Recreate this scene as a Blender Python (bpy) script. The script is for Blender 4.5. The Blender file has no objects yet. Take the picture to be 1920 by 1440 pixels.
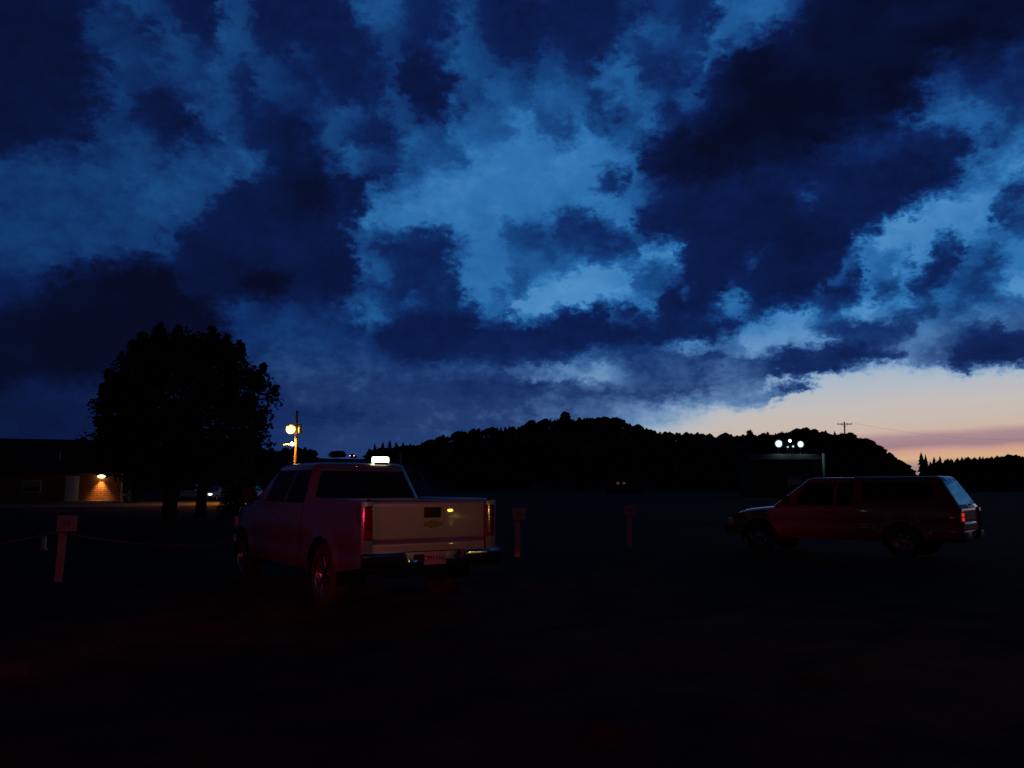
import bpy, bmesh, math, random
from mathutils import Vector, Matrix, noise as mnoise
R = math.radians
C = bpy.context.scene.collection
sc = bpy.context.scene
rnd = random.Random(7)

# ------------------------------------------------------------------ camera
CAM_H, PITCH, FPX = 1.554, 0.1238, 1533.0
cd = bpy.data.cameras.new('camera')
cd.sensor_width = 36.0
cd.lens = 36.0 * FPX / 1920.0
cd.clip_start, cd.clip_end = 0.05, 6000
cam = bpy.data.objects.new('camera', cd); C.objects.link(cam)
cam.location = (0, 0, CAM_H)
cam.rotation_euler = (math.pi / 2 + PITCH, 0, 0)
sc.camera = cam
sc.view_settings.view_transform = 'Standard'
sc.view_settings.look = 'None'
sc.view_settings.exposure = 0.0
sc.view_settings.gamma = 1.0

def at(px, py, Y):
    """point at ground depth Y that the photograph shows at pixel (px, py)"""
    u, v = (px - 960) / FPX, (720 - py) / FPX
    c, s = math.cos(PITCH), math.sin(PITCH)
    d = Vector((u, c - v * s, s + v * c))
    return Vector((0, 0, CAM_H)) + d * (Y / d.y)

def to_px(az, el):
    d = (math.sin(az) * math.cos(el), math.cos(az) * math.cos(el), math.sin(el))
    c, s = math.cos(PITCH), math.sin(PITCH)
    dep = d[1] * c + d[2] * s; up = -d[1] * s + d[2] * c
    if dep < 0.05: return None
    return 960 + FPX * d[0] / dep, 720 - FPX * up / dep

def lin(c):
    return tuple(((x / 255) / 12.92 if x / 255 <= 0.04045 else ((x / 255 + 0.055) / 1.055) ** 2.4) for x in c)

# ------------------------------------------------------------------ sky
# cloud cover of the evening sky: 0 heavy cloud .. 9 clear bright sky
SKY = '''
212234542244322245533442342223443356642211222111
222244355354333335432343334223553465432111111113
222235445455424333424553344235444622221111111223
222234455453544423322455455466444521111111144333
122335323453443433422446566556545521111112445443
222344422553424453543566755645644311111123666644
223344534434423543465676765764632211111233334556
444345545556422465455577767776422111123433234677
444444555564421233567777777646432123344221112564
444445555542331236677777776776643332243222357755
444455555532221246676667564357433321111247876574
444445544222222355443575655544684324211267774667
344333334222233346443677666776664344212376644657
333222111113113334533476578887545363125474746568
333211111134343356453366675645733463675787556675
112111111134444435533234443334433457885444475465
111111111234344444322343333454466567556445664433
111111112234444444444454567875455654556899967689
222222222333334444344433445544544577556799999999
222222222333333333444444445555677899999999999999
222222222333334444444444445567899999999999999999
222222222333334444444444445678999999999999999999
'''.split()
# outlines of single clouds and gaps: level, softness, points
CLOUDS = [
(7.0,18,"680,400 720,380 790,350 850,330 960,250 1100,270 1190,260 1190,300 1140,320 1110,350 1180,380 1160,400 1110,400 1070,385 1030,410 1000,430 940,420 930,470 840,440 820,420 770,430 700,435"),
(6.8,12,"850,480 940,450 960,500 950,560 900,590 870,560"),
(4.6,20,"0,290 150,310 300,300 420,270 490,300 480,330 440,335 400,370 340,410 330,460 310,480 260,475 150,490 60,500 -50,500 -50,290"),
(5.3,25,"260,320 420,290 480,320 400,370 340,410 280,400"),
(1.8,25,"-50,-50 150,-50 170,60 150,130 180,200 170,260 60,280 -50,280"),
(1.0,22,"-50,600 60,560 130,500 200,500 260,478 300,490 330,500 400,560 420,620 340,680 -50,720"),
(2.0,12,"330,430 345,415 375,410 400,375 440,340 465,328 490,340 500,305 530,295 600,310 660,335 690,320 760,310 720,340 680,370 665,400 655,440 670,480 660,540 640,570 560,560 480,550 400,560 330,540 320,500 335,470"),
(0.9,20,"430,510 500,500 550,520 530,545 460,550"),(1.2,25,"530,340 600,340 610,400 560,420"),
(2.2,12,"230,185 270,170 330,175 345,200 360,240 400,265 420,275 390,280 350,250 300,270 290,245 250,220"),
(5.6,8,"400,245 440,260 480,290 500,310 470,310 430,280"),
(2.4,14,"465,-20 650,-20 650,40 700,60 720,90 690,120 740,170 720,190 650,200 600,150 540,150 500,120 470,60"),
(1.7,10,"755,100 810,110 845,150 850,190 830,215 790,225 765,195 750,150"),
(5.5,10,"655,0 750,-20 755,30 720,55 690,50 660,25"),
(3.0,9,"670,220 695,210 715,240 745,270 745,290 700,285 650,265"),
(2.2,14,"480,205 540,200 600,230 570,260 590,300 520,290 490,260"),
(5.6,14,"860,10 880,0 885,60 870,100 910,150 960,170 940,220 960,250 900,280 870,240 870,170 855,100"),
(2.4,14,"890,-20 1140,-20 1150,60 1130,100 1105,140 1070,130 1050,90 1010,80 980,130 940,110 900,60"),
(3.0,10,"1190,100 1220,85 1260,110 1290,120 1300,155 1270,165 1240,160 1200,160"),
(2.6,10,"1230,190 1260,180 1290,215 1250,225 1240,215"),(3.2,8,"1090,180 1120,178 1145,200 1150,235 1125,235"),
(3.0,12,"1260,20 1340,10 1330,70 1280,75"),
(6.0,8,"1355,0 1430,0 1450,40 1420,65 1370,75 1340,100 1325,140 1310,120 1330,80"),
(1.2,18,"1375,85 1420,70 1450,52 1490,45 1530,10 1560,-60 2000,-60 2000,40 1880,80 1760,120 1730,160 1720,200 1690,225 1640,240 1560,250 1500,270 1440,300 1380,330 1330,345 1270,350 1245,335 1215,330 1195,300 1205,265 1260,245 1300,225 1315,190 1325,150 1340,105"),
(2.2,14,"1190,400 1240,360 1330,345 1440,300 1560,300 1700,300 1760,265 1800,240 1845,250 1830,275 1800,315 1770,345 1720,375 1660,415 1612,435 1605,480 1620,520 1600,545 1560,560 1500,570 1440,570 1400,565 1385,540 1340,560 1290,600 1240,600 1235,560 1270,520 1285,480 1270,455 1210,450 1190,430"),
(0.8,30,"1400,180 1480,150 1560,160 1560,210 1480,240 1420,260 1300,300 1290,280 1360,240"),
(6.5,10,"1355,540 1375,533 1392,548 1400,570 1385,590 1350,590 1360,565"),(6.0,8,"1272,535 1285,530 1292,545 1282,552"),
(5.0,8,"1400,490 1430,465 1436,475 1405,500"),(5.0,14,"1490,365 1530,350 1540,365 1510,372"),
(6.2,12,"1730,215 1760,198 1830,190 1870,215 1870,240 1840,250 1800,238 1740,228"),
(7.6,12,"1620,440 1665,420 1740,370 1790,350 1850,330 1890,300 1930,260 1930,330 1890,345 1880,420 1850,430 1840,450 1800,460 1770,450 1740,490 1700,530 1680,520 1690,480 1640,460"),
(5.0,8,"1790,345 1830,328 1880,335 1830,345"),
(3.0,10,"1890,345 1925,325 1960,330 1960,370 1900,375 1890,420 1865,430 1860,400 1880,370"),
(3.2,9,"1770,455 1785,445 1805,455 1805,480 1785,515 1760,525 1745,560 1715,565 1708,540 1720,510 1745,490"),
(4.0,9,"1835,480 1855,468 1870,480 1850,500 1830,530 1880,545 1860,555 1800,562 1790,545 1810,520"),
(4.0,8,"1640,555 1665,535 1685,528 1665,555 1640,570"),(5.0,7,"1695,480 1706,474 1710,488 1698,494"),
(7.6,8,"1420,620 1500,615 1570,640 1560,650 1500,640 1440,660 1400,650"),
(7.4,8,"1440,585 1500,575 1545,580 1600,590 1700,560 1740,570 1700,585 1620,595 1530,600 1440,603"),
(3.4,9,"1535,580 1560,555 1590,535 1615,530 1610,555 1590,575 1570,590 1545,585"),
(3.6,8,"1520,610 1560,600 1640,605 1700,590 1750,580 1755,595 1720,605 1700,640 1650,650 1620,660 1600,640 1590,625 1550,625"),
(4.0,8,"1765,590 1790,575 1815,582 1795,600 1760,602"),(5.0,8,"1850,575 1880,570 1870,590 1845,588"),
(9.0,14,"1440,712 1560,702 1700,704 1960,692 1960,860 1440,860"),
(5.0,8,"1715,665 1740,645 1770,650 1770,690 1740,695 1710,685"),
(4.0,8,"1370,680 1440,665 1440,700 1390,695"),
(2.6,7,"1440,665 1470,660 1500,645 1530,655 1590,645 1640,655 1700,665 1690,678 1640,682 1560,695 1500,702 1440,698"),
(2.4,8,"1770,690 1790,655 1830,625 1870,605 1885,625 1920,615 1990,620 1990,668 1900,685 1840,690 1800,698"),
(3.4,6,"1425,738 1455,725 1490,712 1545,712 1520,728 1480,740 1440,747"),
(7.8,10,"960,560 1000,540 1060,545 1120,525 1180,540 1200,555 1160,565 1140,560 1090,575 1060,578 1030,600 990,608 950,590"),
(7.6,10,"1090,490 1200,460 1270,458 1275,470 1240,490 1200,520 1180,540 1080,540 1060,510"),
(2.4,9,"690,625 740,600 760,585 830,580 870,590 900,610 940,600 990,610 1030,600 1060,580 1090,575 1140,565 1150,600 1160,580 1200,570 1225,600 1235,610 1240,570 1290,600 1400,600 1400,615 1320,640 1240,645 1180,650 1060,665 960,680 860,665 780,690 720,670 700,650"),
(6.5,5,"1146,562 1152,590 1163,605 1155,610 1143,590"),(6.6,6,"1195,560 1215,555 1230,590 1222,598 1205,585"),
(3.6,9,"1030,430 1045,405 1075,392 1105,400 1115,415 1150,445 1180,455 1190,480 1150,480 1110,470 1050,460"),
(4.6,9,"945,430 955,412 975,430 1000,430 1030,470 1040,490 1010,475 960,460"),
(3.2,10,"1115,340 1135,315 1165,310 1175,340 1160,365 1130,345"),
(3.2,10,"690,460 705,435 740,445 760,435 790,425 820,425 845,445 845,465 815,480 820,505 850,530 860,570 900,580 880,600 830,590 760,590 720,570 700,540 740,520 740,480 700,480"),
(6.0,10,"670,470 690,480 700,520 735,520 720,540 680,520"),(6.2,7,"760,560 790,565 780,578 755,575"),
(6.0,9,"665,590 700,560 715,590 735,605 700,615 670,605"),(4.5,7,"922,548 936,542 945,555 935,566 922,562"),
(4.3,20,"480,640 560,620 680,640 760,690 860,690 940,680 960,700 900,720 820,710 700,720 600,700 500,700"),
(2.6,8,"570,770 640,765 700,775 600,780"),(3.0,12,"820,715 940,705 1040,715 1000,740 920,740"),
(7.0,10,"1000,680 1100,672 1150,685 1140,710 1090,715 1060,695"),
(4.2,12,"1170,690 1200,660 1280,660 1340,690 1330,720 1280,735 1240,730 1200,725"),
(4.0,8,"1040,715 1140,725 1260,725 1340,715 1330,740 1200,740 1060,745"),
(3.0,6,"285,437 300,440 322,460 318,470 300,455"),(5.0,6,"1185,525 1200,505 1230,490 1245,500 1230,520 1215,550 1195,535"),
(5.4,5,"1155,512 1165,505 1170,515 1160,520"),(5.4,5,"1176,494 1188,490 1190,500 1178,503"),(5.0,8,"960,500 985,510 985,540 965,545"),
(4.8,12,"1000,215 1060,205 1070,260 1040,270 1010,250"),(4.8,10,"1150,220 1205,210 1190,260 1160,255"),
(3.0,9,"420,130 470,120 480,150 440,165"),(2.5,9,"470,230 520,250 500,290 470,270"),(3.4,7,"370,265 425,270 420,285 380,280"),
(3.2,14,"200,40 260,50 250,80 200,75"),(2.4,12,"320,-30 410,-30 400,70 370,80 340,40"),(5.2,12,"420,-30 465,-30 460,110 420,110 410,60"),
(4.2,10,"480,130 560,100 590,110 540,140"),(4.6,8,"730,110 760,100 740,140"),(5.0,8,"650,190 760,185 745,215 690,205 640,230 600,250"),
(4.2,9,"870,140 915,155 905,195 880,185"),(5.0,3,"1030,700 1080,690 1110,687 1080,699 1040,706"),(3.6,4,"1280,662 1330,660 1390,668 1330,673"),
(3.2,5,"960,655 1160,660 1060,672 960,685"),(7.2,6,"1390,610 1450,605 1440,625 1390,640 1330,650 1270,655 1300,645 1380,630"),
(5.2,5,"1100,645 1145,660 1140,668 1100,660"),(6.4,7,"1790,602 1880,590 1900,600 1850,612"),(5.6,6,"1560,520 1600,470 1612,480 1590,520"),
(5.2,6,"1520,540 1550,525 1545,545"),(6.0,5,"1745,600 1800,610 1770,625 1720,625"),(4.6,8,"1070,470 1130,480 1190,480 1180,492 1110,490"),
(5.4,8,"1040,500 1080,510 1060,520"),(4.4,7,"1145,590 1215,600 1200,612 1150,612"),
(6.2,8,"1180,772 1440,745 1440,758 1230,785"),
]
import numpy as np
def sky_levels(px, py):
    """cloud level for arrays of view directions given as photograph pixels"""
    G = np.array([[float(c) for c in r] for r in SKY])
    k5 = np.array([1, 2, 3, 3, 3, 2, 1]) / 15.0     # the haze at the horizon has no edges
    for r in range(17, 22): G[r] = np.convolve(np.pad(G[r], 3, 'edge'), k5, 'valid')
    gx = np.clip((px - 20) / 40, 0, 46.999); gy = np.clip((py - 20) / 40, 0, 20.999)
    i, j = gx.astype(int), gy.astype(int); fx, fy = gx - i, gy - j
    fx = fx * fx * (3 - 2 * fx); fy = fy * fy * (3 - 2 * fy)
    lv = (G[j, i] * (1 - fx) + G[j, i + 1] * fx) * (1 - fy) + (G[j + 1, i] * (1 - fx) + G[j + 1, i + 1] * fx) * fy
    for L, soft, pts in CLOUDS:
        P = np.array([[float(a) for a in q.split(',')] for q in pts.split()])
        d = np.full(px.shape, 1e9); ins = np.zeros(px.shape, bool)
        for (x0, y0), (x1, y1) in zip(P, np.roll(P, -1, 0)):
            ex, ey = x1 - x0, y1 - y0
            t = np.clip(((px - x0) * ex + (py - y0) * ey) / (ex * ex + ey * ey + 1e-9), 0, 1)
            d = np.minimum(d, np.hypot(px - x0 - t * ex, py - y0 - t * ey))
            if y1 != y0: ins ^= ((y0 > py) != (y1 > py)) & (px < ex * (py - y0) / (y1 - y0) + x0)
        q = np.clip(np.where(ins, d, -d) / (soft * 2.0) + 0.5, 0, 1); q = q * q * (3 - 2 * q) * np.where(py > 400, 0.92, 0.80)
        lv = lv * (1 - q) + L * q
    return lv

AZ0, AZ1, EA, EB, NROW, NSEG = -36.0, 36.0, 0.36, 0.0073, 48, 6   # rows of the cover crowd towards the horizon
def build_world():
    w = bpy.data.worlds.new('World'); sc.world = w; w.use_nodes = True
    nt = w.node_tree; N = nt.nodes; L = nt.links; N.clear()
    def node(t, **k):
        n = N.new(t)
        for a, b in k.items(): setattr(n, a, b)
        return n
    def inp(n, i, v):
        if hasattr(v, 'is_output'): L.new(v, n.inputs[i])
        else: n.inputs[i].default_value = v
    def M(op, a, b=0.0, c=0.0, clamp=False):
        n = node('ShaderNodeMath', operation=op, use_clamp=clamp); inp(n, 0, a); inp(n, 1, b)
        if op in ('MULTIPLY_ADD', 'PINGPONG', 'WRAP', 'COMPARE'): inp(n, 2, c)
        return n.outputs[0]
    def V(op, a, b=(0, 0, 0)):
        n = node('ShaderNodeVectorMath', operation=op); inp(n, 0, a)
        if op == 'SCALE': inp(n, 3, b)
        else: inp(n, 1, b)
        return n.outputs['Value'] if op in ('DOT_PRODUCT', 'LENGTH') else n.outputs['Vector']
    def smooth(x, a, b):
        n = node('ShaderNodeMapRange', interpolation_type='SMOOTHSTEP', clamp=True)
        inp(n, 0, x); n.inputs[1].default_value = a; n.inputs[2].default_value = b
        return n.outputs[0]
    def mix(f, a, b):
        n = node('ShaderNodeMix', data_type='RGBA', clamp_factor=True); inp(n, 0, f)
        inp(n, 6, a); inp(n, 7, b); return n.outputs[2]
    def fill(cr, stops):
        while len(cr.elements) > 1: cr.elements.remove(cr.elements[-1])
        cr.elements[0].position = stops[0][0]; cr.elements[0].color = tuple(stops[0][1]) + (1,)
        for p, col in stops[1:]:
            e = cr.elements.new(p); e.color = tuple(col) + (1,)
    def ramp(fac, stops):        # a small node group of its own: quicker to fill than inside the big tree
        g_ = bpy.data.node_groups.new('cloud_row', 'ShaderNodeTree')
        n = g_.nodes.new('ShaderNodeValToRGB'); fill(n.color_ramp, stops)
        g_.interface.new_socket('Fac', in_out='INPUT', socket_type='NodeSocketFloat'); g_.interface.new_socket('Color', in_out='OUTPUT', socket_type='NodeSocketColor')
        gi, go = g_.nodes.new('NodeGroupInput'), g_.nodes.new('NodeGroupOutput')
        g_.links.new(gi.outputs[0], n.inputs[0]); g_.links.new(n.outputs[0], go.inputs[0])
        q = N.new('ShaderNodeGroup'); q.node_tree = g_; inp(q, 0, fac); return q.outputs[0]
    tc = node('ShaderNodeTexCoord'); D = tc.outputs['Generated']
    # cumulus edges: warp the direction with fractal noise, finer near the horizon
    sx = node('ShaderNodeSeparateXYZ'); L.new(D, sx.inputs[0])
    def fbm(scale, detail, rough, off):
        mp = node('ShaderNodeMapping'); L.new(D, mp.inputs[0])
        mp.inputs['Scale'].default_value = (1, 1, 1.5); mp.inputs['Location'].default_value = off
        n = node('ShaderNodeTexNoise'); L.new(mp.outputs[0], n.inputs['Vector'])
        n.inputs['Scale'].default_value = scale; n.inputs['Detail'].default_value = detail
        n.inputs['Roughness'].default_value = rough
        return n
    n1 = fbm(13, 4.0, 0.6, (3.1, 1.7, 0.3)); n2 = fbm(36, 6.0, 0.62, (1.3, 8.2, 2.2))
    n3 = fbm(85, 5.0, 0.65, (7.3, 0.4, 5.5))
    s3 = node('ShaderNodeSeparateColor'); L.new(n3.outputs['Color'], s3.inputs[0])
    az = M('MULTIPLY', M('ARCTAN2', sx.outputs[0], sx.outputs[1]), 180 / math.pi)
    el = M('MULTIPLY', M('ARCSINE', sx.outputs[2]), 180 / math.pi)
    s1 = node('ShaderNodeSeparateColor'); L.new(n1.outputs['Color'], s1.inputs[0])
    s2 = node('ShaderNodeSeparateColor'); L.new(n2.outputs['Color'], s2.inputs[0])
    hi = smooth(el, 1.0, 5.5)      # the air near the horizon is calm
    far = M('MULTIPLY_ADD', smooth(el, 6.0, 22.0), 0.6, 0.4)
    def warp(base, a, b, c, k1, k2, k3):
        w1 = M('MULTIPLY', M('MULTIPLY', M('SUBTRACT', a, 0.5), k1), far); w2 = M('MULTIPLY', M('SUBTRACT', b, 0.5), k2)
        w3 = M('MULTIPLY', M('SUBTRACT', c, 0.5), k3)
        return M('ADD', base, M('MULTIPLY', M('ADD', w3, M('ADD', w1, M('MULTIPLY', w2, far))), hi))
    azw = warp(az, s1.outputs[0], s2.outputs[0], s3.outputs[0], 1.2, 3.6, 2.2)
    elw = warp(el, s1.outputs[1], s2.outputs[1], s3.outputs[1], 1.0, 3.0, 1.6)
    # mirror the cover round the back so the whole sky is clouded
    t = M('PINGPONG', M('ADD', azw, -AZ0 + 144 * 3), AZ1 - AZ0)
    t = M('MULTIPLY', t, NSEG / (AZ1 - AZ0))
    fs = [M('SUBTRACT', t, float(h), clamp=True) for h in range(NSEG)]; sel = [M('GREATER_THAN', t, float(h)) for h in range(NSEG)]
    v = M('DIVIDE', M('SUBTRACT', M('SQRT', M('MAXIMUM', M('MULTIPLY_ADD', elw, 4 * EB, EA * EA), 0.0)), EA), 2 * EB)
    v = M('MINIMUM', M('MAXIMUM', v, 0.0), NROW - 1.001)
    cv = node('ShaderNodeCombineXYZ')
    for i in range(3): L.new(v, cv.inputs[i])
    total = None
    NS = 31
    aa_, ee_ = np.meshgrid(np.linspace(AZ0, AZ1, NSEG * (NS - 1) + 1), EA * np.arange(NROW) + EB * np.arange(NROW) ** 2)
    pp_ = np.array([[to_px(R(a), R(e)) for a, e in zip(ra, re)] for ra, re in zip(aa_, ee_)])
    LV = sky_levels(pp_[..., 0], pp_[..., 1]) / 9.0
    for k in range(NROW // 3):
        rr = None
        for h in range(NSEG):
            stops = [(i / (NS - 1), tuple(float(LV[3 * k + q, i + h * (NS - 1)]) for q in range(3))) for i in range(NS)]
            hr = ramp(fs[h], stops); rr = hr if rr is None else mix(sel[h], rr, hr)
        wv = V('ABSOLUTE', V('SUBTRACT', cv.outputs[0], (3 * k, 3 * k + 1, 3 * k + 2)))
        wv = V('MAXIMUM', V('SUBTRACT', (1, 1, 1), wv), (0, 0, 0))
        d = V('DOT_PRODUCT', rr, wv)
        total = d if total is None else M('ADD', total, d)
    # fine billows
    bump = M('MULTIPLY', M('SUBTRACT', n2.outputs['Fac'], 0.5), 0.30)
    bump2 = M('MULTIPLY', M('SUBTRACT', n3.outputs['Fac'], 0.5), 0.16)
    mid = M('SUBTRACT', 1.0, M('ABSOLUTE', M('MULTIPLY', M('SUBTRACT', total, 0.48), 2.7)), clamp=True)
    lv = M('ADD', total, M('MULTIPLY', M('MULTIPLY', M('ADD', bump, bump2), M('ADD', M('MULTIPLY', mid, 0.84), 0.10)), hi))
    soft = M('MULTIPLY', M('SUBTRACT', n1.outputs['Fac'], 0.5), M('MULTIPLY', hi, 0.20))   # lighter and darker bellies
    lv = M('ADD', lv, soft)
    lv = M('MAXIMUM', M('MINIMUM', lv, 1.0), 0.0)
    pal_hi = [(4, 7, 22), (8, 13, 38), (10, 23, 64), (13, 34, 86), (17, 51, 108), (22, 68, 126), (31, 89, 151),
              (47, 113, 175), (80, 143, 199), (108, 160, 206)]
    pal_lo = [(4, 6, 20), (7, 12, 36), (13, 28, 72), (23, 46, 100), (36, 62, 114), (66, 98, 148), (98, 134, 178),
              (132, 164, 196), (160, 182, 202), (184, 186, 190)]
    A = ramp(lv, [(i / 9, lin(c)) for i, c in enumerate(pal_hi)])
    B = ramp(lv, [(i / 9, lin(c)) for i, c in enumerate(pal_lo)])
    low = smooth(M('ADD', el, M('MULTIPLY', az, -0.03)), 11.0, 4.5)
    col = mix(low, A, B)
    # afterglow along the western horizon, bands tilted with the wind
    e2 = M('ADD', el, M('MULTIPLY', M('SUBTRACT', az, 24), -0.035))
    e2 = M('ADD', e2, M('MULTIPLY', M('SUBTRACT', fbm(9, 4, 0.55, (0, 0, 1)).outputs['Fac'], 0.5), 0.7))
    glow = ramp(M('DIVIDE', e2, 12.0), [(0.0, lin((150, 110, 105))), (0.09, lin((165, 135, 135))), (0.135, lin((216, 176, 134))), (0.17, lin((208, 158, 142))),
                 (0.20, lin((160, 128, 138))), (0.25, lin((172, 140, 146))), (0.285, lin((204, 179, 164))), (0.33, lin((200, 185, 174))), (0.42, lin((196, 188, 184))),
                 (0.54, lin((176, 186, 198))), (0.66, lin((166, 184, 204))), (1.0, lin((130, 165, 205)))])
    gaz = smooth(M('ADD', az, M('MULTIPLY', el, -1.6)), -1.5, 11.0)
    gl = M('MULTIPLY', M('MULTIPLY', gaz, smooth(lv, 0.62, 0.97)), smooth(el, 8.6, 5.5))
    gl = M('MULTIPLY', gl, smooth(az, 130.0, 80.0))
    col = mix(gl, col, glow)
    col = mix(M('MULTIPLY', smooth(az, 6.0, -36.0), 0.26), col, lin((6, 12, 34)) + (1,))
    # dusk: the sky darkens towards the zenith and the east
    aa = M('ABSOLUTE', M('SUBTRACT', az, 20.0))
    dk = M('MULTIPLY', M('SUBTRACT', 1.0, M('MULTIPLY', smooth(aa, 55.0, 80.0), 0.90)), M('SUBTRACT', 1.0, M('MULTIPLY', smooth(el, 34.0, 58.0), 0.80)))
    col = mix(dk, lin((2, 3, 9)) + (1,), col)
    # below the horizon the dome is the dark land beyond the hills
    col = mix(smooth(el, -0.2, -2.0), col, lin((5, 6, 10)) + (1,))
    bg = node('ShaderNodeBackground'); L.new(col, bg.inputs[0]); bg.inputs[1].default_value = 1.0
    out = node('ShaderNodeOutputWorld'); L.new(bg.outputs[0], out.inputs[0])
    w.cycles.sampling_method = 'MANUAL'; w.cycles.sample_map_resolution = 256
build_world()

# ------------------------------------------------------------------ materials
MATS = {}
def mat(name, col, rough=0.6, metal=0.0, coat=0.0, emit=None, estr=0.0, vary=0.0, vscale=6.0, bump=0.0, bscale=30.0, col2=None, coatr=0.06, spec=0.5):
    if name in MATS: return MATS[name]
    m = bpy.data.materials.new(name); m.use_nodes = True; nt = m.node_tree
    b = nt.nodes['Principled BSDF']
    b.inputs['Base Color'].default_value = tuple(col) + (1,)
    b.inputs['Roughness'].default_value = rough; b.inputs['Metallic'].default_value = metal
    b.inputs['Coat Weight'].default_value = coat; b.inputs['Coat Roughness'].default_value = coatr
    b.inputs['Specular IOR Level'].default_value = spec
    if emit:
        b.inputs['Emission Color'].default_value = tuple(emit) + (1,); b.inputs['Emission Strength'].default_value = estr
    tc = nt.nodes.new('ShaderNodeTexCoord')
    if vary or col2:
        n = nt.nodes.new('ShaderNodeTexNoise'); n.inputs['Scale'].default_value = vscale; n.inputs['Detail'].default_value = 6
        nt.links.new(tc.outputs['Object'], n.inputs['Vector'])
        cr = nt.nodes.new('ShaderNodeValToRGB')
        c2 = col2 or tuple(min(1, x * (1 + vary)) for x in col); c1 = col if col2 else tuple(x * (1 - vary) for x in col)
        cr.color_ramp.elements[0].position = 0.35; cr.color_ramp.elements[0].color = tuple(c1) + (1,)
        cr.color_ramp.elements[1].position = 0.68; cr.color_ramp.elements[1].color = tuple(c2) + (1,)
        nt.links.new(n.outputs['Fac'], cr.inputs[0]); nt.links.new(cr.outputs[0], b.inputs['Base Color'])
    if bump:
        n = nt.nodes.new('ShaderNodeTexNoise'); n.inputs['Scale'].default_value = bscale; n.inputs['Detail'].default_value = 5
        nt.links.new(tc.outputs['Object'], n.inputs['Vector'])
        bp = nt.nodes.new('ShaderNodeBump'); bp.inputs['Strength'].default_value = bump; bp.inputs['Distance'].default_value = 0.03
        nt.links.new(n.outputs['Fac'], bp.inputs['Height']); nt.links.new(bp.outputs[0], b.inputs['Normal'])
    MATS[name] = m; return m

def brick_mat():
    m = bpy.data.materials.new('red_brick'); m.use_nodes = True; nt = m.node_tree; b = nt.nodes['Principled BSDF']
    tc = nt.nodes.new('ShaderNodeTexCoord'); mp = nt.nodes.new('ShaderNodeMapping'); br = nt.nodes.new('ShaderNodeTexBrick')
    mp.inputs['Rotation'].default_value = (R(90), 0, 0)
    nt.links.new(tc.outputs['Object'], mp.inputs[0]); nt.links.new(mp.outputs[0], br.inputs[0])
    br.inputs['Color1'].default_value = (0.26, 0.09, 0.05, 1); br.inputs['Color2'].default_value = (0.32, 0.13, 0.07, 1)
    br.inputs['Mortar'].default_value = (0.06, 0.03, 0.02, 1); br.inputs['Scale'].default_value = 1.0
    br.inputs['Brick Width'].default_value = 0.6; br.inputs['Row Height'].default_value = 0.2; br.inputs['Mortar Size'].default_value = 0.02
    nt.links.new(br.outputs[0], b.inputs['Base Color']); b.inputs['Roughness'].default_value = 0.85
    return m

BRICK = brick_mat()
GROUND = mat('dirt_and_grass', (0.036, 0.020, 0.013), 0.95, col2=(0.092, 0.052, 0.032), vscale=1.3, bump=0.9, bscale=14, spec=0.05)
ASPHALT = mat('asphalt', (0.13, 0.115, 0.10), 0.95, vary=0.25, vscale=2, spec=0.05)
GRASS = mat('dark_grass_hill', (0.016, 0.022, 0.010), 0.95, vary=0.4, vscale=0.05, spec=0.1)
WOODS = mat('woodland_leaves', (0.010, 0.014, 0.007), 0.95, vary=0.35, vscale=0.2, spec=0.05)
LEAF = mat('maple_leaves', (0.026, 0.036, 0.015), 0.8, vary=0.4, vscale=1.5, spec=0.1)
NEEDLE = mat('dark_evergreen', (0.012, 0.018, 0.009), 0.9, vary=0.3, spec=0.05)
BARK = mat('bark', (0.035, 0.027, 0.020), 0.95, vary=0.3, vscale=8, bump=0.8, bscale=12, spec=0.1)
PALE = mat('pale_pickup_paint', (0.30, 0.28, 0.27), 0.45, metal=0.95, coat=0.7, coatr=0.12)
PALECAB = mat('pale_cab_paint', (0.30, 0.28, 0.27), 0.42, metal=0.9, coat=0.7, coatr=0.08)
TGATE = mat('pale_tailgate_paint', (0.30, 0.28, 0.27), 0.40, metal=0.6, coat=0.8, coatr=0.022)
RED = mat('red_pickup_paint', (0.20, 0.010, 0.010), 0.35, coat=0.8, coatr=0.05)
BLUEP = mat('dark_paint', (0.05, 0.05, 0.06), 0.3, coat=0.8)
WHITEP = mat('white_car_paint', (0.7, 0.7, 0.7), 0.3, coat=0.8)
GLASS = mat('tinted_glass', (0.004, 0.004, 0.005), 0.04, spec=0.5)
GLOSSG = mat('clear_glass', (0.01, 0.011, 0.013), 0.03, spec=0.9)
TYRE = mat('tyre_rubber', (0.012, 0.012, 0.012), 0.8, bump=0.3, bscale=60)
ALLOY = mat('alloy_rim', (0.55, 0.55, 0.56), 0.22, metal=1.0)
DULLRIM = mat('dull_steel_rim', (0.22, 0.22, 0.23), 0.3, metal=1.0)
CHROME = mat('chrome', (0.50, 0.50, 0.52), 0.10, metal=1.0)
BLACKP = mat('black_plastic', (0.015, 0.015, 0.016), 0.5, spec=0.3)
BLACKG = mat('dark_gap', (0.004, 0.004, 0.004), 0.9, spec=0.0)
REDLENS = mat('red_lens', (0.14, 0.002, 0.006), 0.10, coat=1.0, spec=0.6)
DREDLENS = mat('dark_red_lens', (0.06, 0.004, 0.007), 0.12, coat=1.0, spec=0.6)
PLATE = mat('licence_plate_white', (0.34, 0.24, 0.24), 0.45)
PLATEINK = mat('licence_plate_ink', (0.03, 0.02, 0.04), 0.5)
GOLD = mat('gold_emblem', (0.20, 0.15, 0.06), 0.4, metal=1.0)
ROOFL = mat('lit_roof_sign', (0.9, 0.9, 0.7), 0.4, emit=(1.0, 0.93, 0.55), estr=5.0)
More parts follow.
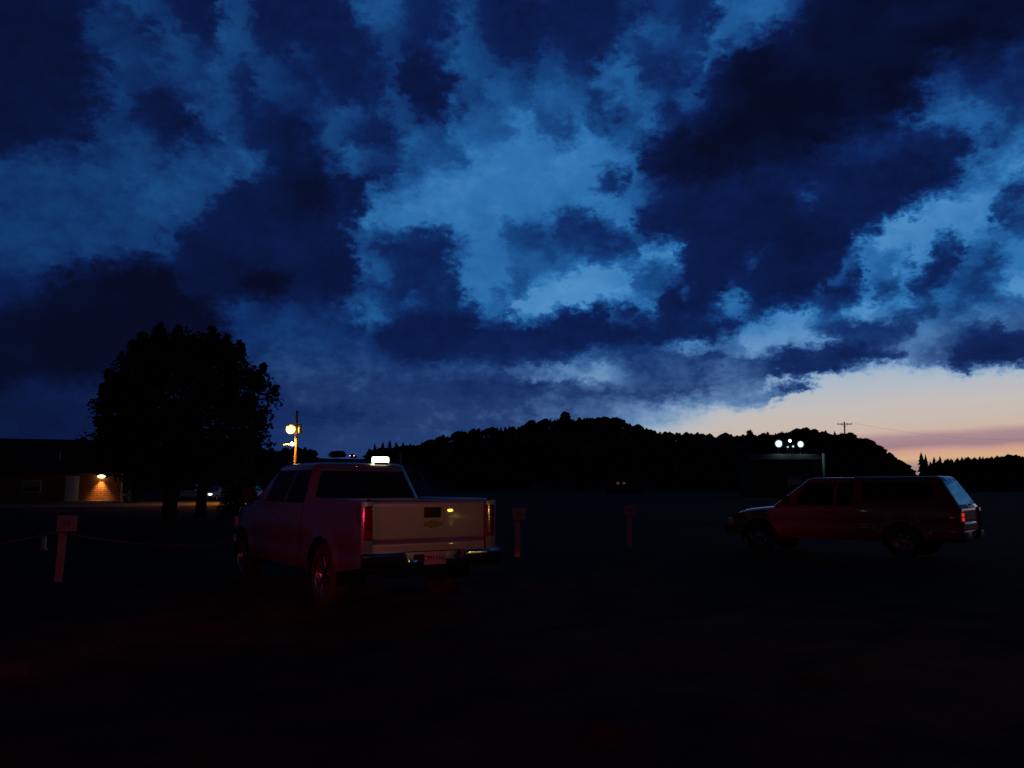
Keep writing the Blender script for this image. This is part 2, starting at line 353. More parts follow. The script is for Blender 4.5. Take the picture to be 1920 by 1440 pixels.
POSTM = mat('painted_post_wood', (0.40, 0.27, 0.26), 0.7, vary=0.12, vscale=9, bump=0.3, bscale=20)
FADED = mat('faded_mark', (0.24, 0.19, 0.18), 0.8, vary=0.3, vscale=20)
ROPE = mat('worn_rope', (0.16, 0.13, 0.11), 0.9, vary=0.2, vscale=30)
WHITEW = mat('white_painted_wood', (0.72, 0.70, 0.66), 0.6)
SHINGLE = mat('dark_shingle', (0.022, 0.021, 0.022), 0.9, vary=0.3, vscale=3, bump=0.4, bscale=8, spec=0.1)
SIDING = mat('dull_metal_siding', (0.045, 0.048, 0.048), 0.7, vary=0.1, spec=0.1)
CONC = mat('concrete', (0.45, 0.43, 0.40), 0.85, vary=0.15)
POLEW = mat('weathered_pole', (0.045, 0.034, 0.024), 0.9, vary=0.3, vscale=5)
GALV = mat('galvanised_steel', (0.45, 0.46, 0.46), 0.4, metal=0.8)
WIRE = mat('black_wire', (0.02, 0.02, 0.02), 0.6)
SODIUM = mat('sodium_lamp_glow', (1, 0.8, 0.4), 0.5, emit=(1.0, 0.60, 0.11), estr=7.0)
HALOAMBER = mat('amber_halo_ring', (.5, .3, .1), .4, emit=(1.0, .40, .04), estr=.55)  # soft glow round the street lamp, put in as an emitting ring
HALOCOOL = mat('cool_halo_ring', (.5, .6, .6), .4, emit=(.35, .75, .72), estr=.22)  # floodlight glow fading outwards, painted as a weakly emitting ring
COOL = mat('floodlight_glow', (1, 1, 1), 0.5, emit=(0.75, 1.0, 0.97), estr=9.0)
COOLDIM = mat('weak_cool_glow', (1, 1, 1), 0.5, emit=(0.6, 0.9, 0.9), estr=1.0)
WARM = mat('porch_lamp_glow', (1, 0.9, 0.6), 0.5, emit=(1.0, 0.68, 0.22), estr=7.0)
TAILON = mat('lit_tail_lamp', (0.6, 0.02, 0.04), 0.3, emit=(1.0, 0.22, 0.30), estr=14.0)
TAILBIG = mat('lit_red_tail_lamp', (0.6, 0.02, 0.04), 0.3, emit=(1.0, 0.03, 0.10), estr=30.0)
GLINTLENS = mat('tail_lens_glint', (0.3, 0.01, 0.01), 0.2, coat=1.0, emit=(1.0, .05, .015), estr=.7)  # emission stands for red light thrown back by the lens
AMBER = mat('lit_amber_lamp', (0.9, 0.6, 0.1), 0.3, emit=(1.0, 0.62, 0.08), estr=130.0)
HEADL = mat('headlamp_lens', (0.5, 0.5, 0.5), 0.08, spec=0.8)

# ------------------------------------------------------------------ helpers
def tag(o, label=None, cat=None, group=None, kind=None):
    if label: o['label'] = label
    if cat: o['category'] = cat
    if group: o['group'] = group
    if kind: o['kind'] = kind
    return o
def empty(name, loc=(0, 0, 0), rz=0.0, label=None, cat=None, group=None):
    o = bpy.data.objects.new(name, None); C.objects.link(o); o.empty_display_size = 0.3
    o.location = loc; o.rotation_euler = (0, 0, rz)
    return tag(o, label, cat, group)

class MB:
    def __init__(self): self.v, self.f, self.m = [], [], []
    def add(self, vs, fs, mi=0):
        k = len(self.v); self.v += [tuple(x) for x in vs]
        for f in fs: self.f.append(tuple(i + k for i in f)); self.m.append(mi)
    def box(self, c, s, rz=0.0, bev=0.0, ry=0.0, rx=0.0, mi=0):
        hx, hy, hz = s[0] / 2, s[1] / 2, s[2] / 2
        rot = Matrix.Rotation(rz, 3, 'Z') @ Matrix.Rotation(ry, 3, 'Y') @ Matrix.Rotation(rx, 3, 'X'); c = Vector(c)
        if bev <= 0:
            vs = [Vector((x * hx, y * hy, z * hz)) for x in (-1, 1) for y in (-1, 1) for z in (-1, 1)]
            fs = [(0, 1, 3, 2), (4, 6, 7, 5), (0, 4, 5, 1), (2, 3, 7, 6), (0, 2, 6, 4), (1, 5, 7, 3)]
        else:
            bm = bmesh.new(); bmesh.ops.create_cube(bm, size=1.0)
            bmesh.ops.scale(bm, vec=s, verts=bm.verts)
            bmesh.ops.bevel(bm, geom=list(bm.edges), offset=bev, segments=2, affect='EDGES', profile=0.6)
            bm.verts.index_update()
            vs = [v.co.copy() for v in bm.verts]; fs = [tuple(v.index for v in f.verts) for f in bm.faces]; bm.free()
        self.add([c + rot @ v for v in vs], fs, mi)
    def tube(self, pts, rads, n=8, cap=True, mi=0):
        pts = [Vector(p) for p in pts]
        if not isinstance(rads, (list, tuple)): rads = [rads] * len(pts)
        vs = []; fs = []; up = None
        for i, p in enumerate(pts):
            d = (pts[min(i + 1, len(pts) - 1)] - pts[max(i - 1, 0)]).normalized()
            if up is None: up = Vector((1, 0, 0)) if abs(d.x) < 0.8 else Vector((0, 1, 0))
            a = d.cross(up).normalized(); b = a.cross(d).normalized(); up = b
            for k in range(n):
                t = 2 * math.pi * k / n; vs.append(p + (a * math.cos(t) + b * math.sin(t)) * rads[i])
        for i in range(len(pts) - 1):
            for k in range(n):
                k2 = (k + 1) % n; fs.append((i * n + k, i * n + k2, (i + 1) * n + k2, (i + 1) * n + k))
        if cap: fs.append(tuple(reversed(range(n)))); fs.append(tuple((len(pts) - 1) * n + k for k in range(n)))
        self.add(vs, fs, mi)
    def lathe(self, prof, c, axis='Y', n=28, mi=0):
        c = Vector(c); vs = []; fs = []
        for (r, h) in prof:
            for k in range(n):
                t = 2 * math.pi * k / n; a, b = r * math.cos(t), r * math.sin(t)
                vs.append(c + (Vector((a, h, b)) if axis == 'Y' else Vector((a, b, h)) if axis == 'Z' else Vector((h, a, b))))
        for i in range(len(prof) - 1):
            for k in range(n):
                k2 = (k + 1) % n; fs.append((i * n + k, i * n + k2, (i + 1) * n + k2, (i + 1) * n + k))
        self.add(vs, fs, mi)
    def ball(self, c, r, n=10, mi=0, sq=(1, 1, 1)):
        vs = []; fs = []; c = Vector(c); m = n // 2 + 1
        for i in range(m + 1):
            ph = math.pi * i / m
            for k in range(n):
                t = 2 * math.pi * k / n
                vs.append(c + Vector((math.sin(ph) * math.cos(t) * sq[0], math.sin(ph) * math.sin(t) * sq[1], math.cos(ph) * sq[2])) * r)
        for i in range(m):
            for k in range(n):
                k2 = (k + 1) % n; fs.append((i * n + k, (i + 1) * n + k, (i + 1) * n + k2, i * n + k2))
        self.add(vs, fs, mi)
    def grid(self, fn, us, ws, mi=0):
        vs = [fn(u, w) for u in us for w in ws]; nw = len(ws); fs = []
        for i in range(len(us) - 1):
            for j in range(nw - 1): fs.append((i * nw + j, (i + 1) * nw + j, (i + 1) * nw + j + 1, i * nw + j + 1))
        self.add(vs, fs, mi)
    def build(self, name, mats, parent=None, smooth=True, merge=0.0, loc=None):
        me = bpy.data.meshes.new(name); me.from_pydata(self.v, [], self.f)
        mats = mats if isinstance(mats, (list, tuple)) else [mats]
        for m in mats: me.materials.append(m)
        for p, mi in zip(me.polygons, self.m): p.material_index = mi
        bm = bmesh.new(); bm.from_mesh(me)
        if merge: bmesh.ops.remove_doubles(bm, verts=bm.verts, dist=merge)
        bmesh.ops.recalc_face_normals(bm, faces=bm.faces)
        bm.to_mesh(me); bm.free()
        if smooth:
            for p in me.polygons: p.use_smooth = True
            try: me.set_sharp_from_angle(angle=R(38))
            except Exception: pass
        o = bpy.data.objects.new(name, me); C.objects.link(o)
        if parent: o.parent = parent
        if loc is not None: o.location = loc
        return o
def lerp(a, b, t): return a + (b - a) * t
def pw(x, pts):
    if x <= pts[0][0]: return pts[0][1]
    for (a, b), (c, d) in zip(pts, pts[1:]):
        if x <= c: return lerp(b, d, (x - a) / (c - a))
    return pts[-1][1]
def lin_n(a, b, n): return [a + (b - a) * i / (n - 1) for i in range(n)]
def light(name, kind, loc, col, power, parent=None, size=0.1, spot=None, direction=None):
    ld = bpy.data.lights.new(name, kind); ld.color = col; ld.energy = power
    if kind in ('POINT', 'SPOT'): ld.shadow_soft_size = size
    if spot: ld.spot_size = R(spot); ld.spot_blend = 1.0
    o = bpy.data.objects.new(name, ld); C.objects.link(o); o.location = loc
    if direction is not None: o.rotation_euler = Vector(direction).to_track_quat('-Z', 'Y').to_euler()
    if parent: o.parent = parent
    return o
def copy_tree(o, parent=None):
    c = o.copy(); C.objects.link(c)
    if parent is not None: c.parent = parent
    for ch in list(o.children):
        if ch.type != 'LIGHT': copy_tree(ch, c)
    return c

# ------------------------------------------------------------------ setting: ground, roads, hills
def on_ground(px, py):
    a = at(px, py, 1.0); d = a - Vector((0, 0, CAM_H)); q = -CAM_H / d.z
    return (d.x * q, d.y * q)
RUT = [on_ground(*p) for p in ((1130, 1372), (1290, 1350), (1410, 1298), (1500, 1312), (1545, 1240), (1620, 1238), (1720, 1182))]
def ground_z(x, y):
    k = max(0.0, 1 - math.hypot(x, y - 8) / 45.0)
    n = mnoise.fractal(Vector((x * 0.9, y * 0.9, 0.3)), 1.0, 2.0, 4) * 0.028 + mnoise.noise(Vector((x * 0.25, y * 0.25, 4.0))) * 0.02
    # clods thrown up along curving wheel ruts
    rut = 0.0
    if 0.5 < x < 6 and 3 < y < 11:
        for (x0, y0), (x1, y1) in zip(RUT, RUT[1:]):
            ex, ey = x1 - x0, y1 - y0; t = min(max(((x - x0) * ex + (y - y0) * ey) / (ex * ex + ey * ey), 0), 1)
            d = math.hypot(x - x0 - t * ex, y - y0 - t * ey)
            rut = max(rut, .10 * math.exp(-(d / .15) ** 2) * max(0, .35 + 1.2 * mnoise.noise(Vector((x * 1.3, y * 1.3, 1.1)))))
    return min(n * k * k * 1.3, 0.07) + rut - 0.012
g = MB()
def gw(t): return math.sinh(t * 7.4) / math.sinh(7.4) * 1500
us = [gw(t) for t in lin_n(-1, 1, 400)]
ws = [gw(t) + 6 for t in lin_n(-1, 1, 400)]
g.grid(lambda u, w: (u, w, ground_z(u, w)), us, ws)
tag(g.build('ground', GROUND), kind='structure')

r_ = MB()   # road past the brick building, lit by the street lamp, then bending away uphill
RC = [(-120, 70, 13), (-80, 70.5, 13), (-50, 71, 13), (-36, 71.5, 12.5), (-28, 73, 11), (-22, 77, 9), (-19, 84, 7), (-19, 96, 5.5), (-22, 115, 4.5), (-28, 140, 4)]
def road_pt(u, w):
    i = int(min(u, len(RC) - 1)); a, b = RC[max(i - 1, 0)], RC[min(i + 1, len(RC) - 1)]
    t = Vector((b[0] - a[0], b[1] - a[1])).normalized(); c = RC[i]
    return (c[0] - t.y * c[2] * w, c[1] + t.x * c[2] * w, 0.012)
r_.grid(road_pt, list(range(len(RC))), lin_n(-1, 1, 7))
tag(r_.build('road', ASPHALT), kind='structure')

def hill(name, prof, Yr, Yb, Yk, dy=13):
    m = MB(); n0 = prof[0][0]; n1 = prof[-1][0]
    cols = lin_n(n0, n1, 90)
    prs = [(Yb, 0.0), (lerp(Yb, Yr, .25), .10), (lerp(Yb, Yr, .5), .38), (lerp(Yb, Yr, .75), .76), (Yr, 1.0), (lerp(Yr, Yk, .4), .7), (Yk, -0.02)]
    def fn(px, k):
        Y, fr = prs[int(k)]
        top = at(px, pw(px, prof) + dy, Yr)
        return (at(px, pw(px, prof) + dy, Y).x, Y, max(top.z, 0.2) * fr - 0.25 + (mnoise.noise(Vector((px * .02, Y * .02, 2))) * 1.2 if 0 < fr < 1 else 0))
    m.grid(fn, cols, list(range(len(prs))))
    tag(m.build(name, GRASS), kind='structure')
    def surf(px, t):                       # t 0 base .. 1 ridge
        a = fn(px, 4 * t // 1); b = fn(px, min(4 * t // 1 + 1, 4)); f = 4 * t % 1
        return Vector((lerp(a[0], b[0], f), lerp(a[1], b[1], f), lerp(a[2], b[2], f)))
    return surf
HP = [(560, 866), (640, 858), (690, 846), (740, 840), (770, 837), (800, 829), (850, 812), (890, 806), (940, 804), (980, 797), (1000, 790), (1040, 787), (1100, 785),
      (1150, 785), (1180, 792), (1210, 804), (1232, 811), (1300, 815), (1380, 817), (1440, 815), (1480, 810), (1520, 806), (1560, 813), (1600, 815),
      (1630, 826), (1660, 846), (1690, 868), (1712, 884), (1740, 896)]
LP_ = [(-420, 846), (0, 846), (300, 848), (480, 843), (540, 844), (575, 846), (600, 849), (690, 850), (760, 858), (820, 890)]
RP = [(1560, 900), (1680, 893), (1730, 880), (1800, 872), (1900, 868), (2050, 860), (2300, 858)]
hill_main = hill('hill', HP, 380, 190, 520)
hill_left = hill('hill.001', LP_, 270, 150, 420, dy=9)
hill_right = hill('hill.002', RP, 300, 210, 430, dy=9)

def blob_tree(m, p, h, w, r, conifer=False):
    """small far tree: ragged crown of overlapping facets with a stub of trunk"""
    n = 9; rings = 6; vs = []; fs = []
    for i in range(rings + 1):
        t = i / rings
        if conifer: rad = w * (1 - t) ** 0.9 * (0.55 + 0.45 * (i % 2)) + 0.02
        else: rad = w * math.sin(math.pi * min(max(0.12 + t * 0.86, 0), 1)) ** 0.8
        for k in range(n):
            a = 2 * math.pi * k / n + r.random() * 0.5; q = rad * (0.55 + 0.75 * r.random())
            vs.append(Vector(p) + Vector((q * math.cos(a), q * math.sin(a), h * (0.08 + 0.92 * t) + h * 0.15 * (r.random() - .5))))
    for i in range(rings):
        for k in range(n):
            k2 = (k + 1) % n; fs.append((i * n + k, i * n + k2, (i + 1) * n + k2)); fs.append((i * n + k, (i + 1) * n + k2, (i + 1) * n + k))
    fs.append(tuple(rings * n + k for k in range(n)))
    m.add(vs, fs)
def woods(name, surf, px0, px1, n, h0, h1, label_kind, front=0.0, conif=0.25, ridge_n=150, seed=1):
    r = random.Random(seed); m = MB()
    for i in range(n):
        px = r.uniform(px0, px1); t = 1 - (1 - front) * r.random() ** 1.2
        p = surf(px, min(t, .995)); h = r.uniform(h0, h1)
        blob_tree(m, p, h, h * r.uniform(.4, .8), r, r.random() < conif)
    for i in range(ridge_n):
        px = lerp(px0, px1, (i + r.random()) / ridge_n); p = surf(px, .995); h = r.uniform(h0 * .75, h1) * .92
        blob_tree(m, p, h, h * r.uniform(.35, .95), r, r.random() < conif)
    return tag(m.build(name, WOODS, smooth=False), kind='stuff')
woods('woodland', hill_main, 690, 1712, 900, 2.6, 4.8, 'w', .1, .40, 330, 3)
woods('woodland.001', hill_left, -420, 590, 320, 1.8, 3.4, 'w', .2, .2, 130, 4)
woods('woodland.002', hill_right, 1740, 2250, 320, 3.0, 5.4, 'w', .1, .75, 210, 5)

def far_tree(px, ytop, Y, base_z, w, label, conifer, group='trees standing out of the skyline', seed=0):
    top = at(px, ytop, Y); h = top.z - base_z; r = random.Random(seed + int(px))
    e = empty('conifer_tree' if conifer else 'broadleaf_tree', (top.x, Y, base_z), 0, label, 'tree', group)
    m = MB(); m.tube([(0, 0, -.4), (0, 0, h * .5)], [.05 * h * .5 + .04, .05], 6); m.build('trunk', BARK, e)
    m = MB()
    if conifer:
        for k in range(int(9)):
            t = k / 9; n = 9; zz = h * (.12 + .86 * t); rad = w * (1 - t) ** .62 + .04; vs = [(0, 0, zz + h * .16)]; 
            for q in range(n):
                a = 2 * math.pi * q / n + r.random() * .5; rr = rad * (.6 + .6 * r.random()); vs.append((rr * math.cos(a), rr * math.sin(a), zz - h * .03 * r.random()))
            m.add(vs, [(0, 1 + q, 1 + (q + 1) % n) for q in range(n)] + [tuple(range(1, n + 1))])
    else:
        for k in range(60):
            t = r.random(); a = r.random() * 6.28; q = w * .8 * math.sqrt(r.random()) * (math.sin(math.pi * (.15 + .8 * t)) ** .6)
            blob_tree(m, (q * math.cos(a), q * math.sin(a), h * (.18 + .68 * t)), h * .2, w * .42, r)
    m.build('crown', NEEDLE if conifer else WOODS, e, smooth=False)
    return e
sz = lambda px: hill_main(px, .995).z - .3
far_tree(1060, 773, 380, sz(1060), 2.6, 'bushy tree rising alone above the highest part of the hill', False)
for px, yt, lab in ((703, 832, 'leftmost conifer at the left foot of the long hill'), (718, 829, 'slim conifer second from the left in the row below the hill'),
                    (731, 826, 'tallest pointed conifer of the row at the foot of the hill'), (743, 829, 'dark conifer just right of the tallest one'),
                    (756, 830, 'conifer near the right end of the row at the hill foot'), (769, 832, 'last conifer where the hill slope begins')):
    far_tree(px, yt, 330, hill_main(px, .75).z - .3, 2.0, lab, True, 'conifers in a row at the foot of the hill')
for px, yt, w_, con, lab in ((1405, 807, 1.7, False, 'small twin topped tree on the flat part of the ridge'), (1495, 804, 2.2, False, 'round tree on the ridge above the bright floodlights'),
                        (1509, 803, 2.2, False, 'rounded tree beside the floodlit pair on the ridge'), (1527, 805, 2.0, False, 'broad tree at the right end of the ridge clump'),
                        (1549, 807, 1.2, True, 'pointed tree in the dip left of the crossarm pole'), (1565, 808, 1.5, True, 'pointed tree close left of the crossarm pole')):
    far_tree(px, yt, 380, sz(px), w_, lab, con)
far_tree(1727, 850, 230, 0.5, 2.0, 'tall two headed conifer standing alone in the sunset gap', True)
far_tree(1735, 853, 231, 0.5, 1.5, 'shorter slim conifer touching the tall one in the sunset gap', True)
far_tree(1751, 858, 232, 0.8, 2.0, 'pointed conifer at the left end of the right hand wood', True)
far_tree(1762, 856, 234, 0.8, 1.5, 'narrow conifer just inside the right hand wood', True)
far_tree(634, 846, 262, hill_left(634, .98).z - .4, 2.9, 'low rounded tree clump beside the distant tail lights', False)

# ------------------------------------------------------------------ near trees
def leafy_crown(profile, cx, height0, height1, leaves, clumps, size, r, lop=0.12, sx=1.0, twigs=0):
    m = MB()
    cl = []
    ph = [r.random() * 6.28 for _ in range(4)]
    def rad(t, a):
        return pw(t, profile) * (1 + lop * math.sin(2 * a + ph[0]) * .5 + lop * math.sin(3 * a + ph[1] + t * 4) + lop * .7 * math.sin(5 * a + ph[2] - t * 9))
    for i in range(clumps):
        t = r.random(); a = r.random() * 2 * math.pi
        q = rad(t, a) * (1 - .55 * r.random() ** 2.2)
        cl.append((Vector((q * math.cos(a) * sx, q * math.sin(a), lerp(height0, height1, t))), r.uniform(.28, .55)))
    for i in range(twigs):      # leafy shoots that stick out of the outline
        t = 1 - .75 * r.random() ** 1.3; a = r.random() * 2 * math.pi; q = rad(min(t, .97), a)
        b0 = Vector((q * math.cos(a), q * math.sin(a), lerp(height0, height1, t))); up = Vector((math.cos(a) * (1.05 - t), math.sin(a) * (1.05 - t), .35 + t)).normalized()
        for k in range(3): cl.append((b0 + up * (.12 + .2 * k), .26 - .06 * k))
    if cx: cl = [(c + Vector((cx, 0, 0)), q) for c, q in cl]
    per = leaves // len(cl)
    vs = []; fs = []
    for c, cr_ in cl:
        for i in range(per):
            d = Vector((r.gauss(0, 1), r.gauss(0, 1), r.gauss(0, .8))) * cr_ * .52
            if d.length > cr_ * .95: d *= cr_ * .95 / d.length
            p = c + d; s = size * r.uniform(.6, 1.3)
            a = Vector((r.gauss(0, 1), r.gauss(0, 1), r.gauss(0, .6))).normalized(); b = a.cross(Vector((r.gauss(0, 1), r.gauss(0, 1), r.gauss(0, 1)))).normalized()
            k = len(vs); vs += [p - a * s * .5, p + b * s * .33, p + a * s * .6, p - b * s * .33]; fs.append((k, k + 1, k + 2, k + 3))
    m.add(vs, fs); return m, cl
def broad_tree(name, loc, trunk_r, fork_z, profile, z0, z1, leaves, clumps, size, label, seed, group=None, lop=.1, cx=0, twigs=0):
    r = random.Random(seed); e = empty(name, loc, 0, label, 'tree', group)
    m, cl = leafy_crown(profile, cx, z0, z1, leaves, clumps, size, r, lop, 1.0, twigs)
    m.build('crown', LEAF, e, smooth=False)
    t = MB(); t.tube([(0, 0, -.15), (0.02, 0, .12), (0.0, .02, .5), (.03, 0, fork_z)], [trunk_r * 1.5, trunk_r * 1.12, trunk_r, trunk_r * .92], 12)
    for i, c in enumerate(cl[:34]):
        p = c[0]; a = Vector((.03, 0, fork_z - .08)); mid = lerp(a, p, .45) + Vector((0, 0, .35))
        t.tube([a, lerp(a, mid, .5) + Vector((r.uniform(-.05, .05), r.uniform(-.05, .05), .05)), mid, p], [trunk_r * .42, trunk_r * .3, trunk_r * .2, .015], 6, cap=False)
    t.build('trunk', BARK, e)
    return e
W = lambda px, Y: px / FPX * Y
Y1 = 31.0
p1 = at(318, 985, Y1)
prof1 = [(0, W(75, Y1)), (.08, W(112, Y1)), (.2, W(132, Y1)), (.35, W(147, Y1)), (.5, W(149, Y1)), (.62, W(141, Y1)), (.75, W(126, Y1)), (.85, W(108, Y1)), (.94, W(80, Y1)), (1, W(40, Y1))]
broad_tree('maple_tree', (at(316, 985, Y1).x, Y1, 0), .27, 1.7, prof1, at(0, 905, Y1).z, at(0, 642, Y1).z, 42000, 760, .17,
           'big dense rounded tree, a black silhouette left of the pale pickup', 11, lop=.09, cx=.36, twigs=46)
Y2 = 43.0
prof2 = [(0, .8), (.15, 2.6), (.4, 3.1), (.7, 2.5), (.9, 1.4), (1, .4)]
broad_tree('maple_tree', (at(376, 965, Y2).x, Y2, 0), .27, 2.1, prof2, 1.9, 6.4, 9000, 170, .2,
           'smaller tree with a straight trunk half hidden behind the big one', 12)
def bush(name, px, ybase, ytop, Y, w, label, seed, n=6000):
    r = random.Random(seed); e = empty(name, (at(px, ybase, Y).x, Y, 0), 0, label, 'shrub')
    h = at(px, ytop, Y).z
    m, cl = leafy_crown([(0, w * .75), (.25, w), (.6, w * .8), (.85, w * .5), (1, w * .12)], 0, .05, h, n, 90, .12, r, .08)
    m.build('foliage', NEEDLE, e, smooth=False)
    t = MB(); t.tube([(0, 0, -.1), (0, 0, h * .6)], [.06, .03], 6); t.build('stem', BARK, e)
bush('shrub', 448, 968, 893, 40, .72, 'dark upright bush between the tree trunks and the pickup hood', 21)
bush('shrub', 249, 936, 906, 76, .75, 'little lamp lit bush at the corner of the brick building', 22, 1500)

# ------------------------------------------------------------------ vehicles
def add_wheel(root, x, y, rad, wid, side, rim_r, spokes=6, rmat=None):
    w = MB(); h = wid / 2
    w.lathe([(rim_r * .98, -h * .8), (rim_r * 1.03, -h * .98), (rad * .90, -h), (rad * .975, -h * .82), (rad, -h * .45), (rad, h * .45), (rad * .975, h * .82), (rad * .90, h), (rim_r * 1.03, h * .98), (rim_r * .98, h * .8), (rim_r * .98, -h * .8)], (0, 0, 0), 'Y', 36)
    t = w.build('wheel', TYRE, root, loc=(x, y, rad))
    m = MB(); o = side * h
    m.lathe([(rim_r, -side * h * .7), (rim_r, o * .82), (rim_r * 1.02, o * .96), (rim_r * .93, o * .9), (rim_r * .90, o * .45), (.05, o * .30)], (0, 0, 0), 'Y', 36)
    m.lathe([(.10, o * .3), (.095, o * .72), (.04, o * .80), (.001, o * .80)], (0, 0, 0), 'Y', 20)
    for k in range(spokes):
        a = 2 * math.pi * k / spokes + .2
        mid = rim_r * .5
        m.box((math.cos(a) * mid, o * .66, math.sin(a) * mid), (rim_r * .86, abs(h) * .22, rim_r * .20), ry=-a, bev=.008)
    m.build('rim', rmat or ALLOY, t)
    return t

def pickup(name, loc, heading, P, label, cat='pickup truck'):
    root = empty(name, loc, heading + math.pi / 2, label, cat)
    paint = P['paint']; Lh = P['L']; Wd = P['W']; rx, fx, Rt = P['rw'], P['fw'], P['R']
    be, cw = P['bed_end'], P['cowl']; zr, belt, hz0, hz1 = P['rail'], P['belt'], P['hood0'], P['hood1']; zb = P['sill']
    Ra = Rt * 1.22
    def ztop(x): return pw(x, [(0, zr), (be - .02, zr), (be + .02, belt), (cw, belt - .01), (cw + .25, hz0 - .05), (Lh - .35, hz1 - .03), (Lh, hz1 - .12)])
    def zbot(x): return pw(x, [(0, zb + .16), (rx - .5, zb + .06), (rx, zb), (fx, zb), (fx + .5, zb), (Lh, zb + .02)])
    def half(x, z):
        w = Wd - .05 * max(0, (zb + .18 - z) / .2) ** 2 - P.get('tuck', .07) * max(0, (z - .86) / .5) ** 2
        for cx in (rx, fx):
            d = math.hypot(x - cx, z - Rt); w += .028 * math.exp(-((d - Ra) / .09) ** 2) * (1 if z > .3 else 0)
        w -= .20 * max(0, (x - (Lh - 1.0)) / 1.0) ** 2.4
        w -= .03 * max(0, (.35 - x) / .35) ** 2
        w -= .012 * math.exp(-((z - .74) / .06) ** 2)
        return w
    nx = int(Lh / .055); nz = 18; xs = lin_n(0.03, Lh, nx); ts = lin_n(0, 1, nz)
    bd = MB()
    for s in (1, -1):
        pos = [[None] * nz for _ in xs]
        for i, x in enumerate(xs):
            for j, t in enumerate(ts):
                z = lerp(zbot(x), ztop(x), t); xx, zz = x, z
                for cx in (rx, fx):
                    d = math.hypot(xx - cx, zz - Rt)
                    if abs(d - Ra) < .035 and d > 1e-4:
                        xx = cx + (xx - cx) * Ra / d; zz = Rt + (zz - Rt) * Ra / d
                pos[i][j] = (xx, s * half(xx, zz), zz)
        base = len(bd.v); bd.v += [p for col in pos for p in col]
        for i in range(nx - 1):
            for j in range(nz - 1):
                q = [pos[i][j], pos[i + 1][j], pos[i + 1][j + 1], pos[i][j + 1]]
                mx = sum(a[0] for a in q) / 4; mz = sum(a[2] for a in q) / 4
                if min(math.hypot(mx - rx, mz - Rt), math.hypot(mx - fx, mz - Rt)) < Ra: continue
                bd.f.append((base + i * nz + j, base + (i + 1) * nz + j, base + (i + 1) * nz + j + 1, base + i * nz + j + 1)); bd.m.append(0)
        # wheel wells
        for cx in (rx, fx):
            for k in range(16):
                a0, a1 = math.pi * (-.06 + 1.12 * k / 16), math.pi * (-.06 + 1.12 * (k + 1) / 16)
                pts = []
                for a in (a0, a1):
                    X, Z = cx + Ra * 1.01 * math.cos(a), Rt + Ra * 1.01 * math.sin(a); pts.append((X, Z))
                bd.add([(pts[0][0], s * (Wd - .02), pts[0][1]), (pts[1][0], s * (Wd - .02), pts[1][1]), (pts[1][0], s * (Wd - .42), pts[1][1]), (pts[0][0], s * (Wd - .42), pts[0][1])], [(0, 1, 2, 3)], 1)
            bd.add([(cx + Ra * math.cos(math.pi * k / 10), s * (Wd - .42), Rt - .1 + Ra * math.sin(math.pi * k / 10)) for k in range(11)], [tuple(range(11))], 1)
    # hood and nose
    bd.grid(lambda x, y: (x, y * half(x, ztop(x)), ztop(x) + (.075 if x < Lh - .3 else .075 * (Lh - x) / .3) * (1 - abs(y) ** 2.6)), lin_n(cw - .12, Lh, 14), lin_n(-1, 1, 13))
    bd.grid(lambda y, z: (Lh + .05 * (1 - y * y), y * half(Lh, z), z), lin_n(-1, 1, 11), lin_n(zbot(Lh), ztop(Lh), 6))
    # underbody, bed floor, bed walls
    bd.box(((Lh) / 2, 0, zb + .06), (Lh - .3, Wd * 1.1, .10), mi=1)
    wi = Wd - .17
    if not P.get('cap'):
        bd.box(((be + .12) / 2, 0, zr - .56), (be - .14, wi * 2, .05), mi=1)
        for s in (1, -1):
            bd.grid(lambda x, k: (x, s * (half(x, zr) if k == 0 else lerp(half(x, zr), wi, .5) if k == 1 else wi if k == 2 else wi), zr if k == 0 else zr + .018 if k == 1 else zr if k == 2 else zr - .55), lin_n(.04, be, 12), [0, 1, 2, 3])
        bd.box((be - .02, 0, zr - .30), (.04, wi * 2, .60))
    # rear corner posts either side of the tailgate and valance below
    tg = P['tg_half']; z0, z1 = P['tg_bot'], zr
    for s in (1, -1):
        yo = half(.05, .9)
        bd.box((.07, s * (tg + yo) / 2, (z0 + z1) / 2 - .01), (.10, yo - tg - .012, z1 - z0 - .0), bev=.012)
    bd.box((.12, 0, z0 - .09), (.12, half(.1, .6) * 2 - .06, .17), bev=.01)
    bd.build('body', [paint, BLACKG], root, merge=.0008)
    # doors
    for (xa, xb) in P['doors']:
        for s in (1, -1):
            d = MB()
            def dz(x, t):
                z = lerp(zbot(x) + .07, ztop(x) - .015, t); lim = -1
                for cx in (rx, fx):
                    dd = abs(x - cx)
                    if dd < Ra + .03: z = max(z, Rt + math.sqrt(max((Ra + .03) ** 2 - dd * dd, 0))) if t < .6 else z
                return z
            d.grid(lambda x, t: (x, s * (half(x, dz(x, t)) + (.005 if .001 < t < .999 else .001)), dz(x, t)), [xa, xa + .012] + lin_n(xa + .05, xb - .05, 16) + [xb - .012, xb], [0, .02] + lin_n(.06, .94, 12) + [.98, 1])
            do = d.build('door', paint, root)
            h = MB(); h.box((xa + .14, s * (half(xa + .14, belt - .16) + .022), belt - .16), (.19, .028, .032), bev=.01); h.build('handle', P['handle'], do)
    # cab
    rt_z = P['roof']; gx0, gx1, tx0, tx1 = P['cab_b0'], P['cab_b1'], P['cab_t0'], P['cab_t1']; wb, wt = P['cab_wb'], P['cab_wt']
    zk = rt_z - .10
